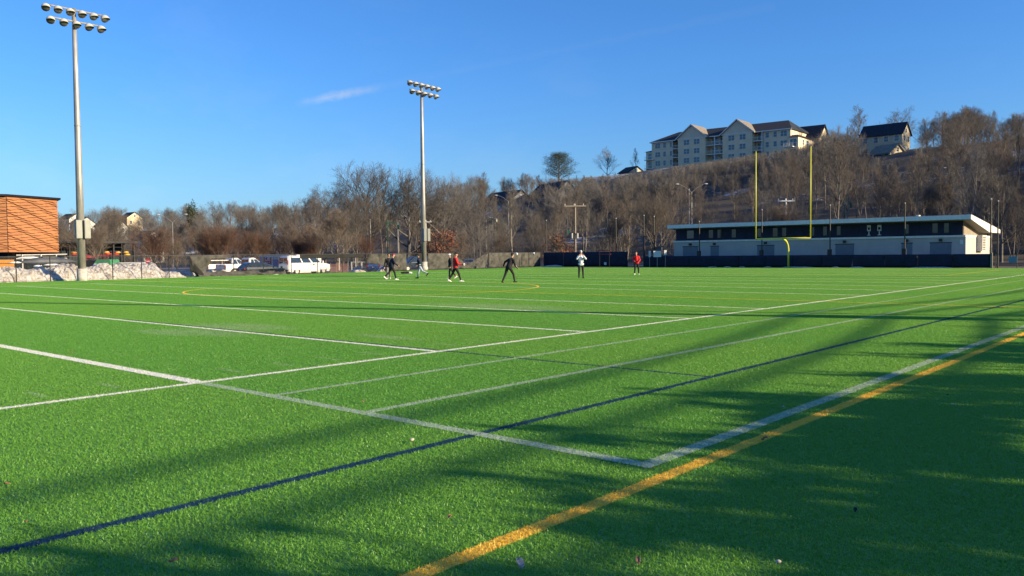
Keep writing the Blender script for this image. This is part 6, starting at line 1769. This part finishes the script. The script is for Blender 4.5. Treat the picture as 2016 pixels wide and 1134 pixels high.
person('person in red jacket standing farthest away near the gate gap', 1253.5, 541, -100, 1.76, (6, 3), [(4, 4, 5), (-3, 3, 5)], [(12, 16, 78, 30), (8, 18, 72, 30)], 10, 6, 'redcloth', 'blackcloth', 'shoewhite', None)
# the ball under the arm of the red hoodie
t0, hp = hands[1]
rz_ = t0.rotation_euler.z; hw = Matrix.Rotation(rz_, 3, 'Z') @ (hp * s_) + t0.location
bl = thing('football', 'brown leather football held in the right hand of the red hoodie', 'ball', hw, rz_ + .4)
vs, fs = [], []
prof = [(max(.002, .086 * math.sin(PI * k / 12) ** .8), -.14 + .28 * k / 12) for k in range(13)]
MB().lathe(prof, 14, Matrix.Rotation(PI / 2, 4, 'Y')).build('leather_cover', M['leather'], bl, True)
MB().b2(-.05, .05, -.012, .012, .080, .090).build('lace', M['whitecloth'], bl)
for k in (-1, 1): MB().tube((k * .085, 0, 0), (k * .105, 0, 0), .072, .056, 14).build('ball_stripe', M['whitecloth'], bl)
q = G(800, 539.2)
t = thing('kit_bag', 'small dark bag with a pale end lying on the turf', 'bag', (q.x, q.y, 0), math.atan2(RHT.y, RHT.x))
MB().capsule((-.42, 0, .10), (.22, 0, .10), .10, .11, 12).build('bag_body', M['blackcloth'], t, True)
MB().capsule((.30, 0, .10), (.46, 0, .09), .105, .08, 12).build('bag_end', M['whitecloth'], t, True)
MB().path([(-.3, -.02, .2), (-.1, -.02, .27), (.1, -.02, .2)], .012, 6).build('bag_strap', M['blackcloth'], t)

# ------------------------------------------------------------------ litter on the turf
LEAVES = ((1506, 872, .085, 'leafdry', 'dry leaf on the shaded turf right of the yellow line'), (1022, 1126, .10, 'pebble', 'curled pale dead leaf at the bottom edge of the picture'), (885, 1029, .045, 'leafdry', 'red brown leaf scrap left of the yellow line'),
          (52, 1038, .05, 'leafdry', 'tan leaf scrap above the blue line in the left corner'), (811, 873, .05, 'pebble', 'pale pebble between the blue line and the corner line'), (716, 796, .05, 'leafdry', 'small brown leaf between two faded lines'),
          (1256, 1118, .06, 'leafdry', 'brown leaf scrap in the shade at the bottom'), (1684, 1016, .05, 'darksteel', 'dark scrap in the deep shade'), (1532, 1118, .035, 'pebble', 'white pebble in the shade at the bottom'), (140, 698, .06, 'leafdry', 'dark leaf just behind the thick white line on the left'),
          (1866, 784, .05, 'darksteel', 'dark scrap far right in the shade'), (1876, 802, .035, 'pebble', 'white speck far right in the shade'), (15, 962, .05, 'leafdry', 'leaf scrap at the left edge'), (340, 1118, .06, 'leafdry', 'leaf scrap below the blue line'),
          (1542, 807, .04, 'pebble', 'white speck beside the pale blue corner line'))
rng = random.Random(8)
for x, y, s, mt, lab in LEAVES:
    q = G(x, y)
    if mt == 'pebble' and s < .09:
        o = MB().ell((0, 0, 0), (s * .5, s * .38, s * .3), n=9, m=6).build('pebble', M[mt], None, True); o.location = (q.x, q.y, .036); o.rotation_euler = (.2, .1, rng.uniform(0, 6)); tag(o, lab, 'pebble'); continue
    s *= .55
    vs = []
    for i in range(7):
        for j in range(5):
            a_, b_ = i / 6, -1 + j / 2
            w = math.sin(PI * min(.98, a_ + .02)) ** .8 * .45 * (1 - .2 * (j % 2))
            vs.append(((a_ - .5) * s * 1.5, b_ * w * s, .012 + s * (.35 * b_ * b_ + .25 * math.sin(a_ * 5 + rng.random()))))
    fs = [(i * 5 + j, i * 5 + j + 1, i * 5 + j + 6, i * 5 + j + 5) for i in range(6) for j in range(4)]
    o = MB().add(vs, fs).build('dead_leaf' if mt != 'darksteel' else 'dark_scrap', M[mt], None, True); m = o.modifiers.new('thickness', 'SOLIDIFY'); m.thickness = .002
    o.location = (q.x, q.y, .026); o.rotation_euler = (rng.uniform(-.3, .3), rng.uniform(-.3, .3), rng.uniform(0, 6)); tag(o, lab, 'leaf' if mt != 'darksteel' else 'scrap')
